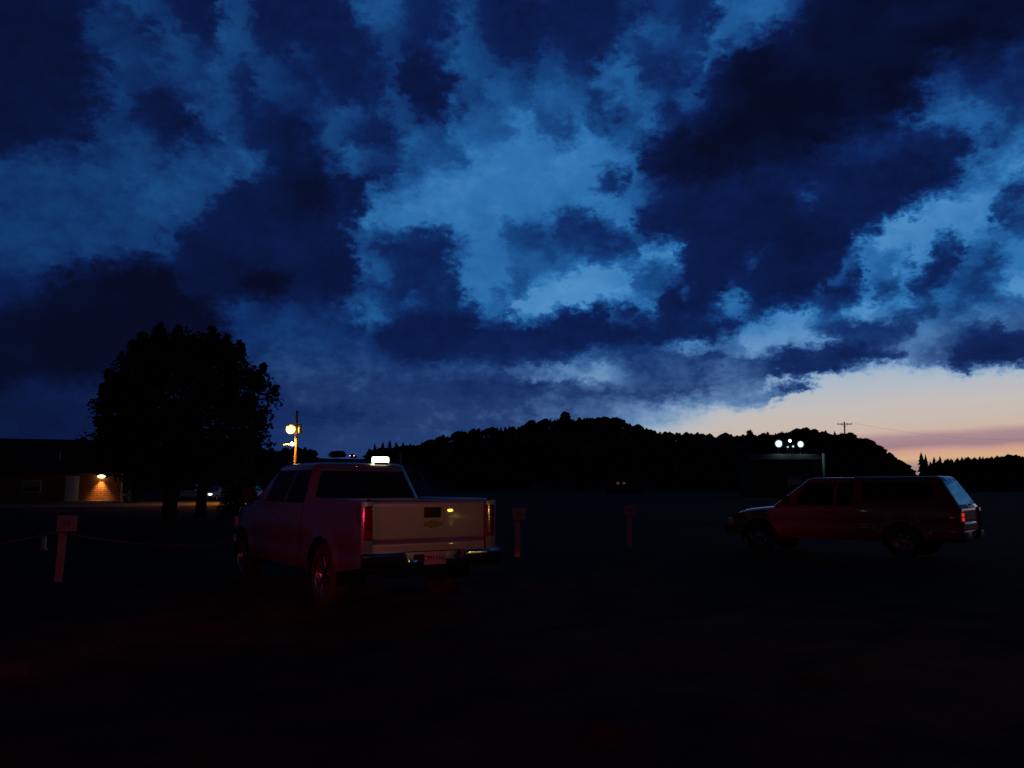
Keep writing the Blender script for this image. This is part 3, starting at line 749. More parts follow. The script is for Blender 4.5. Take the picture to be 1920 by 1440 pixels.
    def ring(t):      # t 0 belt .. 1 shoulder .. 1.4 roof
        if t <= 1: return lerp(gx0, tx0, t), lerp(gx1, tx1, t), lerp(wb, wt, t), lerp(belt - .03, zk, t)
        q = t - 1
        sh = {.15: (.02, .45), .3: (.07, .80), .4: (.16, .95), .5: (.32, 1.0)}[round(q, 2)]
        return tx0 + sh[0], tx1 - sh[0] * 1.3, wt - sh[0], zk + .10 * sh[1]
    def rrect(x0, x1, w, z, cr=.11, k=5):
        pts = []
        for cx, cy, a0 in ((x1 - cr, w - cr, 0), (x0 + cr, w - cr, 90), (x0 + cr, -w + cr, 180), (x1 - cr, -w + cr, 270)):
            for i in range(k + 1):
                a = R(a0 + 90 * i / k); pts.append((cx + cr * math.cos(a), cy + cr * math.sin(a), z))
        return pts
    cb = MB(); rings = [rrect(*ring(t)) for t in (0, .25, .5, .75, 1, 1.15, 1.3, 1.4, 1.5)]; n = len(rings[0])
    vs = [p for r0 in rings for p in r0]; fs = []
    for i in range(len(rings) - 1):
        for k in range(n): fs.append((i * n + k, i * n + (k + 1) % n, (i + 1) * n + (k + 1) % n, (i + 1) * n + k))
    fs.append(tuple((len(rings) - 1) * n + k for k in range(n)))
    cb.add(vs, fs); cab = cb.build('cab', P.get('cabpaint', paint), root)
    def gpt_side(u, t, s, off): x0, x1, w, z = ring(t); return (lerp(x0, x1, u), s * (w + off), z)
    for s in (1, -1):
        for (ua, ub) in P['side_win']:
            m = MB(); m.grid(lambda a, t: gpt_side(lerp(ua[0], ua[1], t) if a == 0 else lerp(ub[0], ub[1], t), t, s, .004), [0, 1], lin_n(.08, .97, 4)); m.build('window', GLASS, cab)
    m = MB(); m.grid(lambda y, t: (ring(t)[0] - .004, y * (ring(t)[2] - .10), ring(t)[3]), lin_n(-1, 1, 5), lin_n(.06, .94, 4)); m.build('rear_window', GLASS, cab)
    m = MB(); m.grid(lambda y, t: (ring(t)[1] + .004, y * (ring(t)[2] - .10), ring(t)[3]), lin_n(-1, 1, 5), lin_n(.10, .97, 4)); m.build('windshield', GLASS, cab)
    # tailgate with raised crease and pressed panel
    def tgx(z): 
        return .045 + .012 * math.exp(-((z - P['crease']) / .018) ** 2) + .018 * max(0, (z - (zr - .07)) / .07) ** 2 - (.010 if z < P['crease'] else 0)
    t_ = MB(); zs = lin_n(z0 + .005, zr - .012, 46)
    t_.grid(lambda y, z: (tgx(z) + .012 * y * y, y * (tg - .006), z), lin_n(-1, 1, 15), zs)
    t_.grid(lambda y, k: (lerp(tgx(zr - .012), .10, k) + .012 * y * y * (1 - k), y * (tg - .006), zr - .012 + .022 * math.sin(k * math.pi * .5)), lin_n(-1, 1, 15), [0, .25, .5, .75, 1])
    t_.grid(lambda y, k: (.10, y * (tg - .006), lerp(zr + .008, z0, k)), [-1, 1], [0, 1])
    tgo = t_.build('tailgate', [P.get('tgpaint', paint)], root, merge=.0005)
    if not P.get('cap'):
        h = MB(); h.box((.040, -.02, zr - .155), (.03, .235, .13), bev=.012); h.box((.024, -.02, zr - .135), (.012, .17, .05), bev=.005); h.build('handle', BLACKP, tgo)
        em = MB(); zc = zr - .30
        pts = [(-.155, -.028), (-.055, -.028), (-.055, -.05), (.045, -.05), (.07, -.028), (.155, -.028), (.18, .028), (.075, .028), (.075, .05), (-.035, .05), (-.055, .028), (-.135, .028)]
        pts = [(a * .8, b * .9) for a, b in pts]
        em.add([(.030, -.03 - a, zc + b) for a, b in pts] + [(.046, -.03 - a, zc + b) for a, b in pts], [tuple(range(12))] + [(i, (i + 1) % 12, 12 + (i + 1) % 12, 12 + i) for i in range(12)])
        em.build('emblem', GOLD, tgo, smooth=False)
    # tail lights wrap round the corner
    for s in (1, -1):
        l0, l1 = P['tl']
        l_ = MB(); yo = half(.05, 1.1) + .006; yi = tg + .006
        def lp(k, z):
            return [(.012 + .02 * 0, s * yi, z), (.006, s * lerp(yi, yo, .45), z), (.012, s * (yo - .03), z), (.035, s * yo, z), (.15, s * (yo + .004), z)][k]
        l_.grid(lambda k, z: lp(int(k), z), [0, 1, 2, 3, 4], lin_n(l0, l1, 8))
        for zz in (l0, l1): l_.add([lp(k, zz) for k in range(5)] + [(.15, s * yi, zz)], [tuple(range(6))])
        tl = l_.build('tail_light', DREDLENS, root)
        for q, (a, b) in enumerate(((.68, .92), (.37, .62), (.08, .30))):
            b_ = MB(); b_.grid(lambda k, z: (lp(int(k), z)[0] - .003, lp(int(k), z)[1] + (s * .003 if k > 2 else 0), z), [0, 1, 2, 3], [lerp(l0, l1, a), lerp(l0, l1, b)]); b_.build('lens', REDLENS, tl)
    # rear bumper with stepped centre and plate recess
    bz, bh = P['bump'], P['bump_h']; yb = Wd - .01
    bo_ = P.get('bump_out', 1.0)
    pr = [(-.11, -bh * .5), (-.135, -bh * .1), (-.13, bh * .35), (-.10, bh * .5), (.04, bh * .5)]
    b_ = MB()
    nb = 33
    def bp(y, k):
        yy = y * yb; cx, cz = pr[int(k)]; drop = 0.10 if abs(yy) < .36 else 0.10 * max(0, 1 - (abs(yy) - .36) / .06)
        if cx < 0: cx *= bo_
        if cz > 0: cz -= drop
        cx += .16 * max(0, abs(y) - .78) ** 1.3 * 2.2
        if abs(yy) < .30 and k < 3: cx += .05
        return (cx, yy, bz + cz)
    b_.grid(bp, lin_n(-1, 1, nb), [0, 1, 2, 3, 4])
    bo = b_.build('bumper', P.get('bumper', CHROME), root)
    if not P.get('cap'):
        pl = MB(); pl.box((-.112, 0.02, bz + .015), (.008, .305, .152), bev=.003); plo = pl.build('licence_plate', PLATE, root)
        cu = bpy.data.curves.new('plate_text', 'FONT'); cu.body = 'CM11161'; cu.size = .088; cu.align_x = 'CENTER'; cu.align_y = 'CENTER'; cu.extrude = .002; cu.space_character = .92
        to = bpy.data.objects.new('t', cu); C.objects.link(to); bpy.context.view_layer.update()
        me = bpy.data.meshes.new_from_object(to.evaluated_get(bpy.context.evaluated_depsgraph_get())); bpy.data.objects.remove(to)
        me.materials.clear(); me.materials.append(PLATEINK)
        tx = bpy.data.objects.new('lettering', me); C.objects.link(tx); tx.parent = plo
        tx.location = (-.1175, .02, bz + .015); tx.rotation_euler = (R(90), 0, R(-90))
    # front end
    f_ = MB(); f_.box((Lh + .06, 0, zb + .17), (.18, Wd * 1.78, .22), bev=.05); f_.build('front_bumper', P.get('bumper', CHROME), root)
    f_ = MB(); f_.box((Lh + .05, 0, hz1 - .30), (.05, Wd * 1.15, .26), bev=.02)
    for k in range(4): f_.box((Lh + .078, 0, hz1 - .40 + .065 * k), (.02, Wd * 1.1, .014))
    f_.build('grille', P['grille'], root)
    for s in (1, -1):
        f_ = MB(); f_.box((Lh - .03, s * (Wd * .72), hz1 - .28), (.16, Wd * .34, .2), bev=.03, rz=-s * .18); f_.build('headlight', HEADL, root)
        mi_ = MB(); mx = gx1 - .42; mi_.box((mx, s * (wb + .17), belt + .12), (.10, .20, .20), bev=.035); mi_.box((mx, s * (wb + .05), belt + .05), (.05, .12, .04)); mi_.build('side_mirror', P['mirror'], root)
        for cx in (rx, fx): add_wheel(root, cx, s * (Wd - .135), Rt, .26, s, P['rim'], 6, P.get('rimmat'))
    return root, cab, dict(half=half, ring=ring)

PK = dict(L=5.75, W=.985, rw=1.2, fw=4.84, R=.405, rim=.265, bed_end=1.98, cowl=4.28, rail=1.375, belt=1.30, hood0=1.30, hood1=1.20, sill=.42, paint=PALE, cabpaint=PALECAB, tgpaint=TGATE,
          doors=[(2.06, 3.02), (3.04, 4.16)], handle=PALE, roof=1.90, cab_b0=2.0, cab_b1=4.62, cab_t0=2.20, cab_t1=3.85, cab_wb=.92, cab_wt=.735,
          side_win=[((.05, .06), (.36, .42)), ((.39, .45), (.72, .93))], tg_half=.80, tg_bot=.74, crease=.865, tl=(.90, 1.31), bump=.65, bump_h=.2, grille=BLACKP, mirror=BLACKP)
HEAD1 = R(33.9)
pk, cab, _ = pickup('pickup_truck', (-1.0, 10.43, 0), HEAD1, PK, 'pale grey crew cab pickup seen from behind with a lit sign on its roof')
m = MB(); m.box((2.33, -.345, 1.945), (.09, .265, .10), bev=.03); m.box((2.33, -.345, 1.892), (.12, .22, .03), bev=.008, mi=1)
rl = m.build('roof_sign', [ROOFL, BLACKP], pk)
m = MB(); m.box((2.232, -.02, 1.84), (.03, .34, .03), bev=.008); m.build('brake_light', DREDLENS, cab)

RK = dict(L=5.2, W=.86, rw=1.18, fw=4.40, R=.36, rim=.205, bed_end=2.05, cowl=3.75, rail=1.10, belt=1.10, hood0=1.08, hood1=.96, sill=.36, paint=RED,
          doors=[(2.55, 3.62)], handle=BLACKP, roof=1.745, cab_b0=2.10, cab_b1=4.10, cab_t0=2.16, cab_t1=3.35, cab_wb=.79, cab_wt=.62, tuck=.05,
          side_win=[((.04, .05), (.24, .32)), ((.28, .37), (.70, .94))], tg_half=.66, tg_bot=.62, crease=.80, tl=(.72, 1.02), bump=.52, bump_h=.17, grille=BLACKP, mirror=BLACKP, cap=True, bumper=BLACKP, bump_out=.35, rimmat=DULLRIM)
rk, rcab, _r = pickup('pickup_truck', (9.75, 17.5, 0), R(48.5), RK, 'dark red pickup with a matching red cap over its bed, parked nose left')
def bed_cap(root):
    """hard cap closing the bed, with long side windows and a sloping lift glass"""
    z0, z1 = 1.10, 1.757; x0b, x0t, x1 = .06, .42, 2.22; wb, wt = .80, .66
    m = MB(); rings = []
    for t, ins in ((0, 0), (.3, 0), (.6, 0), (.84, 0), (.93, .025), (.98, .07), (1.0, .16)):
        xa = lerp(x0b, x0t, min(t, .9) / .9) + ins * .6; w = lerp(wb, wt, min(t, .84) / .84) - ins; z = lerp(z0, z1, t); cr = .07; pts = []
        for cx, cy, a0 in ((x1 - .02, w - .02, 0), (xa + cr, w - cr, 90), (xa + cr, -w + cr, 180), (x1 - .02, -w + .02, 270)):
            rr = cr if cx < 1.5 else .02
            for i in range(5):
                a = R(a0 + 90 * i / 4); pts.append((cx + rr * math.cos(a), cy + rr * math.sin(a), z))
        rings.append(pts)
    n = len(rings[0]); vs = [p for r0 in rings for p in r0]; fs = []
    for i in range(len(rings) - 1):
        for k in range(n): fs.append((i * n + k, i * n + (k + 1) % n, (i + 1) * n + (k + 1) % n, (i + 1) * n + k))
    fs.append(tuple((len(rings) - 1) * n + k for k in range(n))); m.add(vs, fs)
    cp = m.build('bed_cap', RED, root)
    W_ = lambda t: lerp(wb, wt, t / .84)
    for s in (1, -1):
        m = MB(); m.grid(lambda x, t: (x + .28 * t * (1 if x < 1 else 0), s * (W_(t) + .004), lerp(z0, z1, t)), [.42, 2.0], lin_n(.24, .80, 3)); m.build('window', GLASS, cp)
    m = MB(); m.grid(lambda y, t: (lerp(x0b, x0t, t / .9) - .006, y * (W_(min(t, .84)) - .085), lerp(z0, z1, t)), lin_n(-1, 1, 5), lin_n(.10, .84, 5)); g_ = m.build('rear_window', GLOSSG, cp)
    m = MB(); m.box((.055, 0, 1.155), (.03, .12, .04), bev=.008); m.build('handle', BLACKP, g_)
bed_cap(rk)
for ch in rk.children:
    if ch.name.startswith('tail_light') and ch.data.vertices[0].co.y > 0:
        for l2 in ch.children[:2]: l2.data.materials[0] = GLINTLENS  # reflected glint on the left tail light, put in as emission
m = MB(); m.box((.30, .862, .80), (.10, .012, .055), bev=.004); m.build('side_marker', REDLENS, rk)

# cheap far cars with the same parts
def car(name, loc, heading, paint, label, L=4.5, W=.86, H=1.5, group=None, tail=None, head=None, van=False, amber=None):
    e = empty(name, loc, heading + math.pi / 2, label, 'car', group)
    prof = [(0, .35), (-.02, .75), (.06, .98), (.5 if not van else .25, 1.0), (3.35, .96), (L - .2, .82), (L, .62), (L - .02, .35)]
    m = MB(); n = len(prof)
    for s in (1, -1): m.add([(x, s * W * (1 - .10 * max(0, x - L + .8)), z) for x, z in prof], [tuple(range(n))])
    m.add([(x, s * W * (1 - .10 * max(0, x - L + .8)), z) for s in (1, -1) for x, z in prof], [(i, (i + 1) % n, n + (i + 1) % n, n + i) for i in range(n)])
    bm_ = m.build('body', paint, e, merge=.001)
    bm = bmesh.new(); bm.from_mesh(bm_.data); bmesh.ops.bevel(bm, geom=[x for x in bm.edges if x.is_manifold and x.calc_face_angle(0) > .5], offset=.05, segments=3, affect='EDGES'); bm.to_mesh(bm_.data); bm.free()
    g0, g1, t0, t1 = (.10, 3.5, .25, 2.75) if van else (.25, 3.45, .75, 2.45)
    m = MB(); z0 = .96
    R0 = [(g0, W * .95), (g1, W * .95)]; R1 = [(t0, W * .74), (t1, W * .74)]
    vs = [(R0[0][0], R0[0][1], z0), (R0[1][0], R0[1][1], z0), (R0[1][0], -R0[1][1], z0), (R0[0][0], -R0[0][1], z0), (R1[0][0], R1[0][1], H), (R1[1][0], R1[1][1], H), (R1[1][0], -R1[1][1], H), (R1[0][0], -R1[0][1], H)]
    m.add(vs, [(0, 1, 5, 4), (1, 2, 6, 5), (2, 3, 7, 6), (3, 0, 4, 7), (4, 5, 6, 7)]); cb = m.build('cabin', paint, e)
    bm = bmesh.new(); bm.from_mesh(cb.data); bmesh.ops.bevel(bm, geom=list(bm.edges), offset=.04, segments=2, affect='EDGES'); bm.to_mesh(cb.data); bm.free()
    def face(a, b, c, d, off, u0=.08, u1=.92, v0=.10, v1=.86):
        P4 = [Vector(vs[i]) for i in (a, b, c, d)]
        q = [lerp(lerp(P4[0], P4[1], u), lerp(P4[3], P4[2], u), v) + Vector(off) for u, v in ((u0, v0), (u1, v0), (u1, v1), (u0, v1))]
        mm = MB(); mm.add(q, [(0, 1, 2, 3)]); return mm
    face(0, 1, 5, 4, (0, .012, .002)).build('window', GLASS, cb); face(3, 2, 6, 7, (0, -.012, .002)).build('window', GLASS, cb)
    face(1, 2, 6, 5, (.012, 0, .002)).build('windshield', GLASS, cb); face(3, 0, 4, 7, (-.012, 0, .002)).build('rear_window', GLASS, cb)
    for s in (1, -1):
        m = MB(); m.box((-.012, s * W * .78, .80), (.05, .26, .13), bev=.015); m.build('tail_light', tail or REDLENS, e)
        m = MB(); m.box((L - .05, s * W * .66, .68), (.1, .3, .12), bev=.02); m.build('headlight', head or HEADL, e)
        for x in (.85, L - .85): add_wheel(e, x, s * (W - .10), .32, .2, s, .2, 5)
    if amber is not None:
        m = MB(); m.box((L + .015, amber * W * .93, .935), (.05, .17, .045), bev=.01); m.build('turn_lamp', AMBER, e)
    m = MB(); m.box((L / 2, 0, .33), (L - .3, W * 1.7, .12)); m.build('underbody', BLACKG, e)
    return e
# the vehicle behind the photographer whose red tail lamps light the lot
rc = car('parked_car', (.5, -1.3, 0), R(200), BLUEP, 'dark car with glowing red tail lamps parked behind the photographer', tail=TAILBIG)
for lx_, ly_ in ((1.13 - .05, -1.07 + .14), (-.13 - .05, -1.53 + .14)):
    light('red_tail_lamp_light', 'SPOT', (lx_, ly_, .80), (1.0, .02, .09), 80, None, .11, 132, (-.36, .93, 0.03))

lc = car('parked_car', (-7.9, .9, 0), R(180 - 27), BLUEP, 'dark car with glowing red tail lamps parked outside the left edge of the view', tail=TAILBIG, van=True, H=1.8)
light('red_tail_lamp_light', 'SPOT', (-7.3, 1.32, .95), (1.0, .02, .09), 1100, None, .14, 36, (5.0, 10.3, 1.1))
# the vehicle whose amber lamp is mirrored in the tailgate, just outside the frame on the right
ac = car('parked_car', (13.03, 5.0, 0), R(64.9), WHITEP, 'white car with a small amber lamp lit, parked outside the right edge of the view', amber=1)
yl = empty('tailgate_fill_lamp', (9.6, 1.2, 0), 0, 'shaded warm lamp on a short pole, unseen, added to light the pale tailgate', 'lamp')  # added lamp out of view, aimed to warm the tailgate
m = MB(); m.tube([(0, 0, -.1), (0, 0, 3.7)], .05, 8); m.tube([(0, 0, 3.7), (-.18, .16, 3.82), (-.36, .34, 3.74)], .03, 6); m.build('pole', GALV, yl)
m = MB(); m.lathe([(.05, .16), (.16, .10), (.20, -.06)], (-.36, .34, 3.62), 'Z', 16, 1); m.ball((-.36, .34, 3.58), .07, 10); m.build('lamp_shade', [WARM, BLACKP], yl)
light('tailgate_fill_light', 'SPOT', (-.42, .40, 3.50), (1.0, .52, .34), 170, yl, .10, 44, (-9.2, 9.2, -2.3))

# far cars
lp = hill_left(660, .985)
q = at(660, 854.5, lp.y)
fc = car('parked_car', (q.x, lp.y, q.z - .80), 0, BLUEP, 'far car showing two red tail lights on the rise left of the hill', tail=TAILON)
for px, yt, Y, rz, lab, van, kw in ((352, 917, 92, 0.1, 'white van behind the tree trunks across the lit road', True, {}),
                            (429, 910, 90, math.pi - .2, 'pale car across the road with its headlamp shining white', False, dict(head=COOL)),
                            (490, 911, 90, 1.3, 'pale car whose roof shows just left of the pale pickup windshield', False, {})):
    pp = at(px, yt, Y)
    car('parked_car', (pp.x, Y, 0.014 if Y < 84 else 0), rz, WHITEP, lab, van=van, H=1.75 if van else 1.5, group='cars parked across the road', **kw)

# ------------------------------------------------------------------ brick building with wall lamp
YB = 80.0; kx = YB / FPX
bx1 = at(242, 900, YB).x; bx0 = bx1 - 26; zE = at(0, 886, YB).z; zR = at(0, 826, YB).z
cxb, hw = -13.0, 13.0
b = empty('brick_building', (bx1, YB, 0), R(23), 'low brick building with a dark gabled roof and a warm lit wall lamp', 'building')
m = MB(); m.box((cxb, 4, zE / 2), (hw * 2, 8, zE)); 
for s in (1, -1): m.add([(cxb + s * hw, 0, zE), (cxb + s * hw, 8, zE), (cxb + s * hw, 4, zR - .15)], [(0, 1, 2)])
wall = m.build('wall', BRICK, b, smooth=False)
m = MB(); th = .16
for s in (1, -1):
    y0, y1 = (-.45, 4) if s == 1 else (8.45, 4)
    zlo = zE - .02
    vs = [(cxb - hw - .5, y0, zlo), (cxb + hw + .5, y0, zlo), (cxb + hw + .5, y1, zR), (cxb - hw - .5, y1, zR)]
    m.add(vs + [(x, y, z + th) for x, y, z in vs], [(0, 1, 2, 3), (4, 5, 6, 7), (0, 1, 5, 4), (1, 2, 6, 5), (2, 3, 7, 6), (3, 0, 4, 7)])
roof = m.build('roof', SHINGLE, b, smooth=False)
def X(px):       # place along the front wall that shows at this pixel
    k = at(px, 900, 1.0).x; c_, s__ = math.cos(R(23)), math.sin(R(23))
    return (bx1 - k * YB) / (k * s__ - c_)
m = MB(); m.box((X(205), 2.0, zR - .9), (.9, .9, 2.1)); ch = m.build('chimney', BRICK, roof)
m = MB(); m.tube([(X(107), 1.2, zE + .9), (X(107), 1.2, zE + 2.0)], .09, 8); m.build('vent_pipe', GALV, roof)
m = MB(); m.box((X(136), -.05, 1.25), (1.15, .06, 2.5), bev=.02); dr = m.build('door', WHITEW, b)
m = MB(); m.box((X(146), -.10, 1.05), (.05, .06, .1)); m.build('handle', CHROME, dr)
m = MB(); m.box((X(180), -.35, .06), (5.2, .8, .22)); m.build('step', CONC, b)
for px in (229, 244):
    m = MB(); m.box((X(px), -.06, zE / 2), (.16, .12, zE - .1)); m.build('trim_board', WHITEW, b)
m = MB(); m.box((X(236), -.03, 1.1), (.62, .05, 2.2)); m.build('door', BLACKP, b)
m = MB(); m.box((X(60), -.04, 1.5), (1.6, .06, 1.1), bev=.02); wf = m.build('window', WHITEW, b); m = MB(); m.box((X(60), -.08, 1.5), (1.4, .03, .95)); m.build('pane', GLASS, wf)
m = MB(); m.box((X(190), -.12, 2.62), (.9, .24, .16), bev=.04, mi=1); m.ball((X(190), -.18, 2.44), .22, 12, 0, (1.5, 1, .7)); wl = m.build('wall_lamp', [WARM, BLACKP], b)
light('wall_lamp_light', 'SPOT', (X(190), -.34, 2.24), (1.0, .50, .10), 430, b, .12, 76, (0, .26, -1))
tag(b)
m = MB(); m.box((0, 0, .40), (.95, .35, .06), bev=.01); m.box((0, .17, .72), (.95, .05, .30), bev=.01)
bn = empty('bench', (at(236, 936, YB - 1.2).x, YB - 1.2, 0), 0, 'small white bench by the dark doorway of the brick building', 'bench'); m.build('seat', WHITEW, bn)
for s in (1, -1):
    m = MB(); m.box((s * .4, 0, .19), (.07, .32, .38)); m.build('leg', WHITEW, bn)

# ------------------------------------------------------------------ street lamp on utility pole
YP = 75.0
pp = at(557, 770, YP); pl = empty('utility_pole', (pp.x, YP, 0), 0, 'wooden utility pole carrying a glowing orange street lamp', 'utility pole')
m = MB(); m.tube([(0, 0, -.2), (0, 0, pp.z)], [.17, .11], 10); m.build('pole', POLEW, pl)
la = at(545, 803, YP - .5); lx, lz = la.x - pp.x, la.z
m = MB(); m.tube([(-.08, 0, lz + .05), (lx * .5, -.25, lz + .32), (lx, -.5, lz + .22)], .035, 6); arm = m.build('lamp_arm', GALV, pl)
m = MB(); m.lathe([(.05, .32), (.16, .26), (.30, .12), (.34, .04)], (lx, -.5, lz), 'Z', 16, 1); m.ball((lx, -.5, lz - .10), .40, 18, 0)
m.lathe([(.36, .14), (.44, .10), (.40, .16), (.30, .22)], (lx, -.5, lz + .02), 'Z', 24, 2); m.build('lamp_head', [SODIUM, GALV, HALOAMBER], arm)
light('street_lamp_light', 'SPOT', (lx, -.5, lz - .80), (1.0, .34, .025), 12500, pl, .28, 156, (0, -.1, -1))
light('street_lamp_spill', 'POINT', (lx, -.5, lz - .80), (1.0, .50, .10), 60, pl, .28)
m = MB(); m.lathe([(.001, -.4), (.2, -.4), (.22, -.35), (.22, .35), (.2, .4), (.001, .42)], (.34, 0, lz), 'Z', 14); m.box((.15, 0, lz + .2), (.2, .06, .06)); m.build('transformer', GALV, pl)
wz = at(551, 833, YP).z
m = MB(); m.tube([(-.1, -.1, wz), (-1.1, -.1, wz - .05)], .06, 6); wa = m.build('lower_arm', GALV, pl)
m = MB(); m.ball((-.28, -.2, wz), .17, 10); m.build('small_lamp', mat('small_lamp_glow', (1, 1, 1), .5, emit=(1.0, .86, .55), estr=7.0), wa)

# power pole with crossarm in front of the right shoulder of the hill
YQ = 150.0; t = at(1583, 791, YQ)
c = empty('utility_pole', (t.x, YQ, 0), 0, 'bare utility pole with one crossarm above the right end of the hill', 'utility pole')
m = MB(); m.tube([(0, 0, -.2), (0, 0, t.z)], [.2, .12], 8); m.build('pole', POLEW, c)
m = MB(); m.box((0, -.14, t.z - .42), (2.7, .12, .15)); 
for s in (1, -1): m.tube([(s * .75, -.14, t.z - .42), (0, -.1, t.z - 1.0)], .03, 5)
ca = m.build('crossarm', POLEW, c, smooth=False)
for x in (-1.28, -.5, .5, 1.28):
    m = MB(); m.lathe([(.03, 0), (.06, .05), (.06, .12), (.02, .17)], (x, -.14, t.z - .34), 'Z', 8); m.build('insulator', BLACKP, ca)
def wire(name, a, b, sag, r, label, mt=WIRE, cat='wire', group=None, n=24):
    m = MB(); a, b = Vector(a), Vector(b)
    m.tube([lerp(a, b, k / n) - Vector((0, 0, sag * 4 * (k / n) * (1 - k / n))) for k in range(n + 1)], r, 5)
    return tag(m.build(name, mt), label, cat, group)
wire('power_line', (t.x + 1.28, YQ - .14, t.z - .2), (t.x + 60, YQ + 35, 12.0), 1.2, .012, 'thin wire running right from the crossarm across the sunset')
wire('power_line', (pp.x, YP, pp.z - .4), (pp.x + 70, YP + 110, 14.0), 1.8, .010, 'thin wire running from the street lamp pole towards the hill')

# ------------------------------------------------------------------ metal shed with floodlights
YS = 120.0; xa, xb = at(1412, 861, YS).x, at(1546, 861, YS).x; ze = at(0, 862, YS).z
s_ = empty('metal_shed', ((xa + xb) / 2, YS, 0), 0, 'dark metal shed below the hill, dimly lit by white floodlights', 'shed'); hwS = (xb - xa) / 2
m = MB(); m.box((0, 4, ze / 2), (hwS * 2, 8, ze))
for k in range(26): m.box((-hwS + .4 + k * (hwS * 2 - .8) / 25, -.03, ze / 2), (.05, .06, ze - .1))
m.build('wall', SIDING, s_, smooth=False)
m = MB(); m.add([(-hwS - .3, -.35, ze), (hwS + .3, -.35, ze), (hwS + .3, 4, ze + 1.0), (-hwS - .3, 4, ze + 1.0), (hwS + .3, 8.4, ze), (-hwS - .3, 8.4, ze)], [(0, 1, 2, 3), (3, 2, 4, 5)])
m.box((0, -.36, ze - .05), (hwS * 2 + .6, .05, .16)); m.build('roof', SHINGLE, s_, smooth=False)
m = MB(); m.box((1.2, -.09, 1.7), (3.2, .08, 3.4), bev=.02); m.build('door', BLUEP, s_)
def flood(px, py, Y, rad, label, estr=1.0, power=120, mt=COOL):
    p = at(px, py, Y); e = empty('floodlight', (p.x, Y, 0), 0, label, 'floodlight', 'floodlights above the shed')
    m = MB(); m.tube([(0, .25, -.2), (0, .25, p.z + .1)], [.11, .07], 8); m.build('pole', GALV, e)
    h = MB(); h.lathe([(.05, .35), (rad * .7, .22), (rad * 1.05, .02)], (0, 0, p.z), 'Y', 18, 1); h.lathe([(.001, -.12), (rad * .45, -.10), (rad * .66, -.05), (rad * .72, .0)], (0, 0, p.z), 'Y', 18)
    h.lathe([(rad * .70, .0), (rad * 1.05, -.06), (rad * 1.12, -.05), (rad * 1.05, .02)], (0, 0, p.z), 'Y', 18, 2); h.build('lamp_head', [mt, GALV, HALOCOOL], e)
    if power: light('floodlight_beam', 'SPOT', (0, -.4, p.z), (.62, 1.0, .92), power, e, .2, 120, (0.1, -.6, -1))
    return e
flood(1460, 832, 126, .55, 'left floodlight above the shed, brightest round white glare', power=160)
flood(1501, 833, 126, .48, 'right floodlight above the shed, round white glare by a lit bracket', power=120)
flood(1481, 826.5, 128, .24, 'small floodlight between and above the two bright ones', power=0)
flood(1477, 838, 127, .13, 'tiny dim lamp low between the bright floodlights', power=0, mt=COOLDIM)
flood(1487, 837, 127, .17, 'faint little lamp below the small floodlight', power=0, mt=COOLDIM)
p = at(1543, 850, 117); m = MB()
m.tube([(0, 0, -.2), (0.06, 0, p.z)], [.12, .22], 8)
tag(m.build('gate_post', WHITEW, loc=(p.x, 117, 0)), 'pale post lit green white at the right end of the shed', 'post')
light('post_lamp_light', 'SPOT', (p.x - 3.0, 114.5, p.z + .8), (.55, 1.0, .85), 60, None, .1, 70, (3.0, 2.5, -1.2))

# small house below the hill
YH = 170.0; hq = at(1178, 912, YH); he = empty('house', (hq.x, YH, 0), .15, 'tiny pale house with a gable at the foot of the hill', 'house')
m = MB(); m.box((0, 3, 1.2), (6.5, 6, 2.4)); 
for s in (1, -1): m.add([(s * 3.25, 0, 2.4), (s * 3.25, 6, 2.4), (s * 3.25, 3, 4.4)], [(0, 1, 2)])
m.build('wall', SIDING, he, smooth=False)
m = MB()
for y0 in (-.4, 6.4): m.add([(-3.6, y0, 2.3), (3.6, y0, 2.3), (3.6, 3, 4.5), (-3.6, 3, 4.5)], [(0, 1, 2, 3)])
m.build('roof', SHINGLE, he, smooth=False)
for x in (-2.2, -.9):
    m = MB(); m.box((x, -.04, 3.0 - .9), (.5, .06, .5)); wn = m.build('window', mat('dim_window_glow', (.3, .2, .15), .4, emit=(1, .7, .5), estr=.05), he)

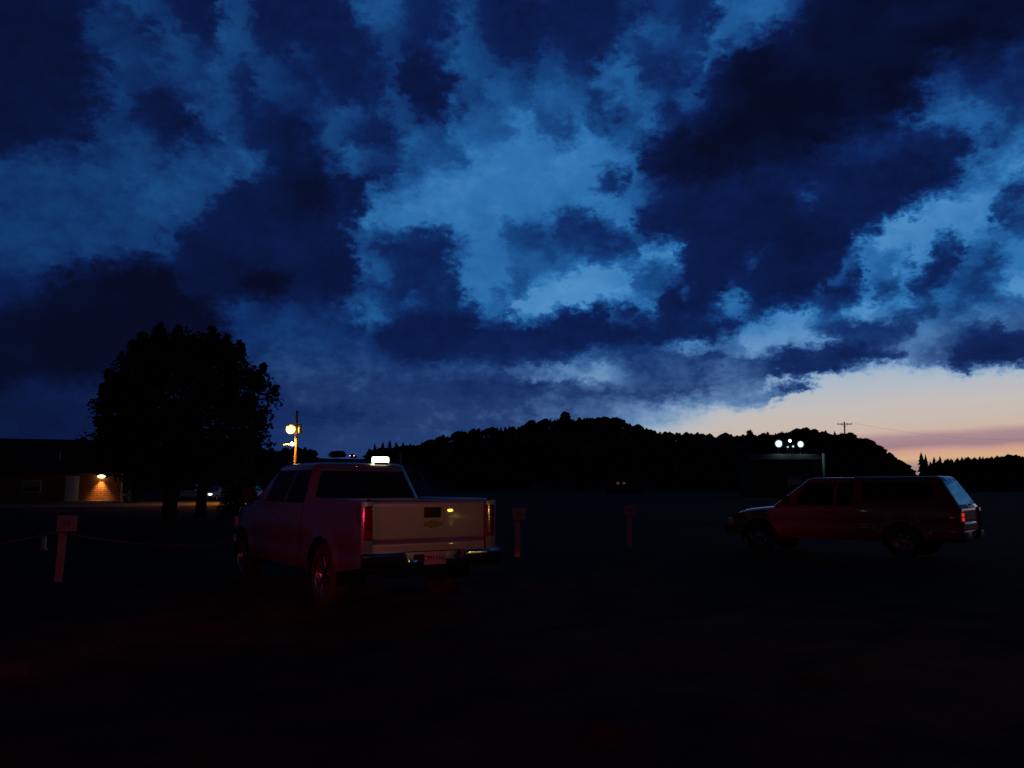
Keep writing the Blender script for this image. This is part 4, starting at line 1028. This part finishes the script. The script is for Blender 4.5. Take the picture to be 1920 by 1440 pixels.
# ------------------------------------------------------------------ boundary posts with rope
PO = [(-11.7, 11.8), (-7.55, 13.9), (-3.7, 16.1), (.12, 18.6), (3.0, 21.2), (6.6, 23.4)]
plab = [None, 'red lit wooden post with a square board at the left edge of the lot', None,
        'dim wooden post with a square board right of the pale tailgate', 'faintest of the board topped posts, midway to the red pickup', None]
posts = {}
for i, (x, y) in enumerate(PO):
    if plab[i] is None: continue
    a = math.atan2(-x, y) * 1.0
    e = empty('marker_post', (x, y, 0), math.atan2(x, -y) * 0 + math.atan2(-x, y), plab[i], 'post', 'board topped posts along the edge of the lot')
    lean = R(1.9) if i == 1 else R(rnd.uniform(-1, 1)); e.rotation_euler[1] = lean
    m = MB(); m.box((0, 0, .40), (.125, .115, 1.0), bev=.012); m.build('post', POSTM, e)
    m = MB(); m.box((.045, -.085, .93), (.30, .035, .26), bev=.008); bd_ = m.build('board', POSTM, e)
    m = MB(); m.box((.045, -.105, .93), (.12, .006, .10), bev=.001); m.build('faded_mark', FADED, bd_)
gl_ = ['sagging rope from the red lit post off the left edge', 'slack rope between the red lit post and the pickup', 'rope hanging behind the pale pickup to the dim post', 'slack rope between the dim post and the faint post', 'rope from the faintest post towards the red pickup']
for i in range(5):
    a, b2 = PO[i], PO[i + 1]
    wire('rope', (a[0], a[1] - .1, .80), (b2[0], b2[1] - .1, .80), .30, .014, gl_[i], ROPE, 'rope', 'ropes slung between the posts')
w0 = at(83, 1010, 20.5); m = MB(); m.box((0, 0, .14), (.10, .05, .34), bev=.01); m.box((0, 0, -.02), (.16, .1, .06), bev=.01)
tag(m.build('marker_stake', WHITEW, loc=(w0.x, 20.5, 0.0)), 'short white stake in the grass below the left rope', 'stake')
w0 = at(751, 862, 200); m = MB(); m.tube([(0, 0, 0), (0, 0, at(751, 848, 200).z)], [.28, .22], 8); m.box((0, -.2, at(751, 851, 200).z), (.55, .06, .8))
tag(m.build('road_sign', WHITEW, loc=(w0.x, 200, 0)), 'small pale sign post right of the roof light below the conifers', 'sign')
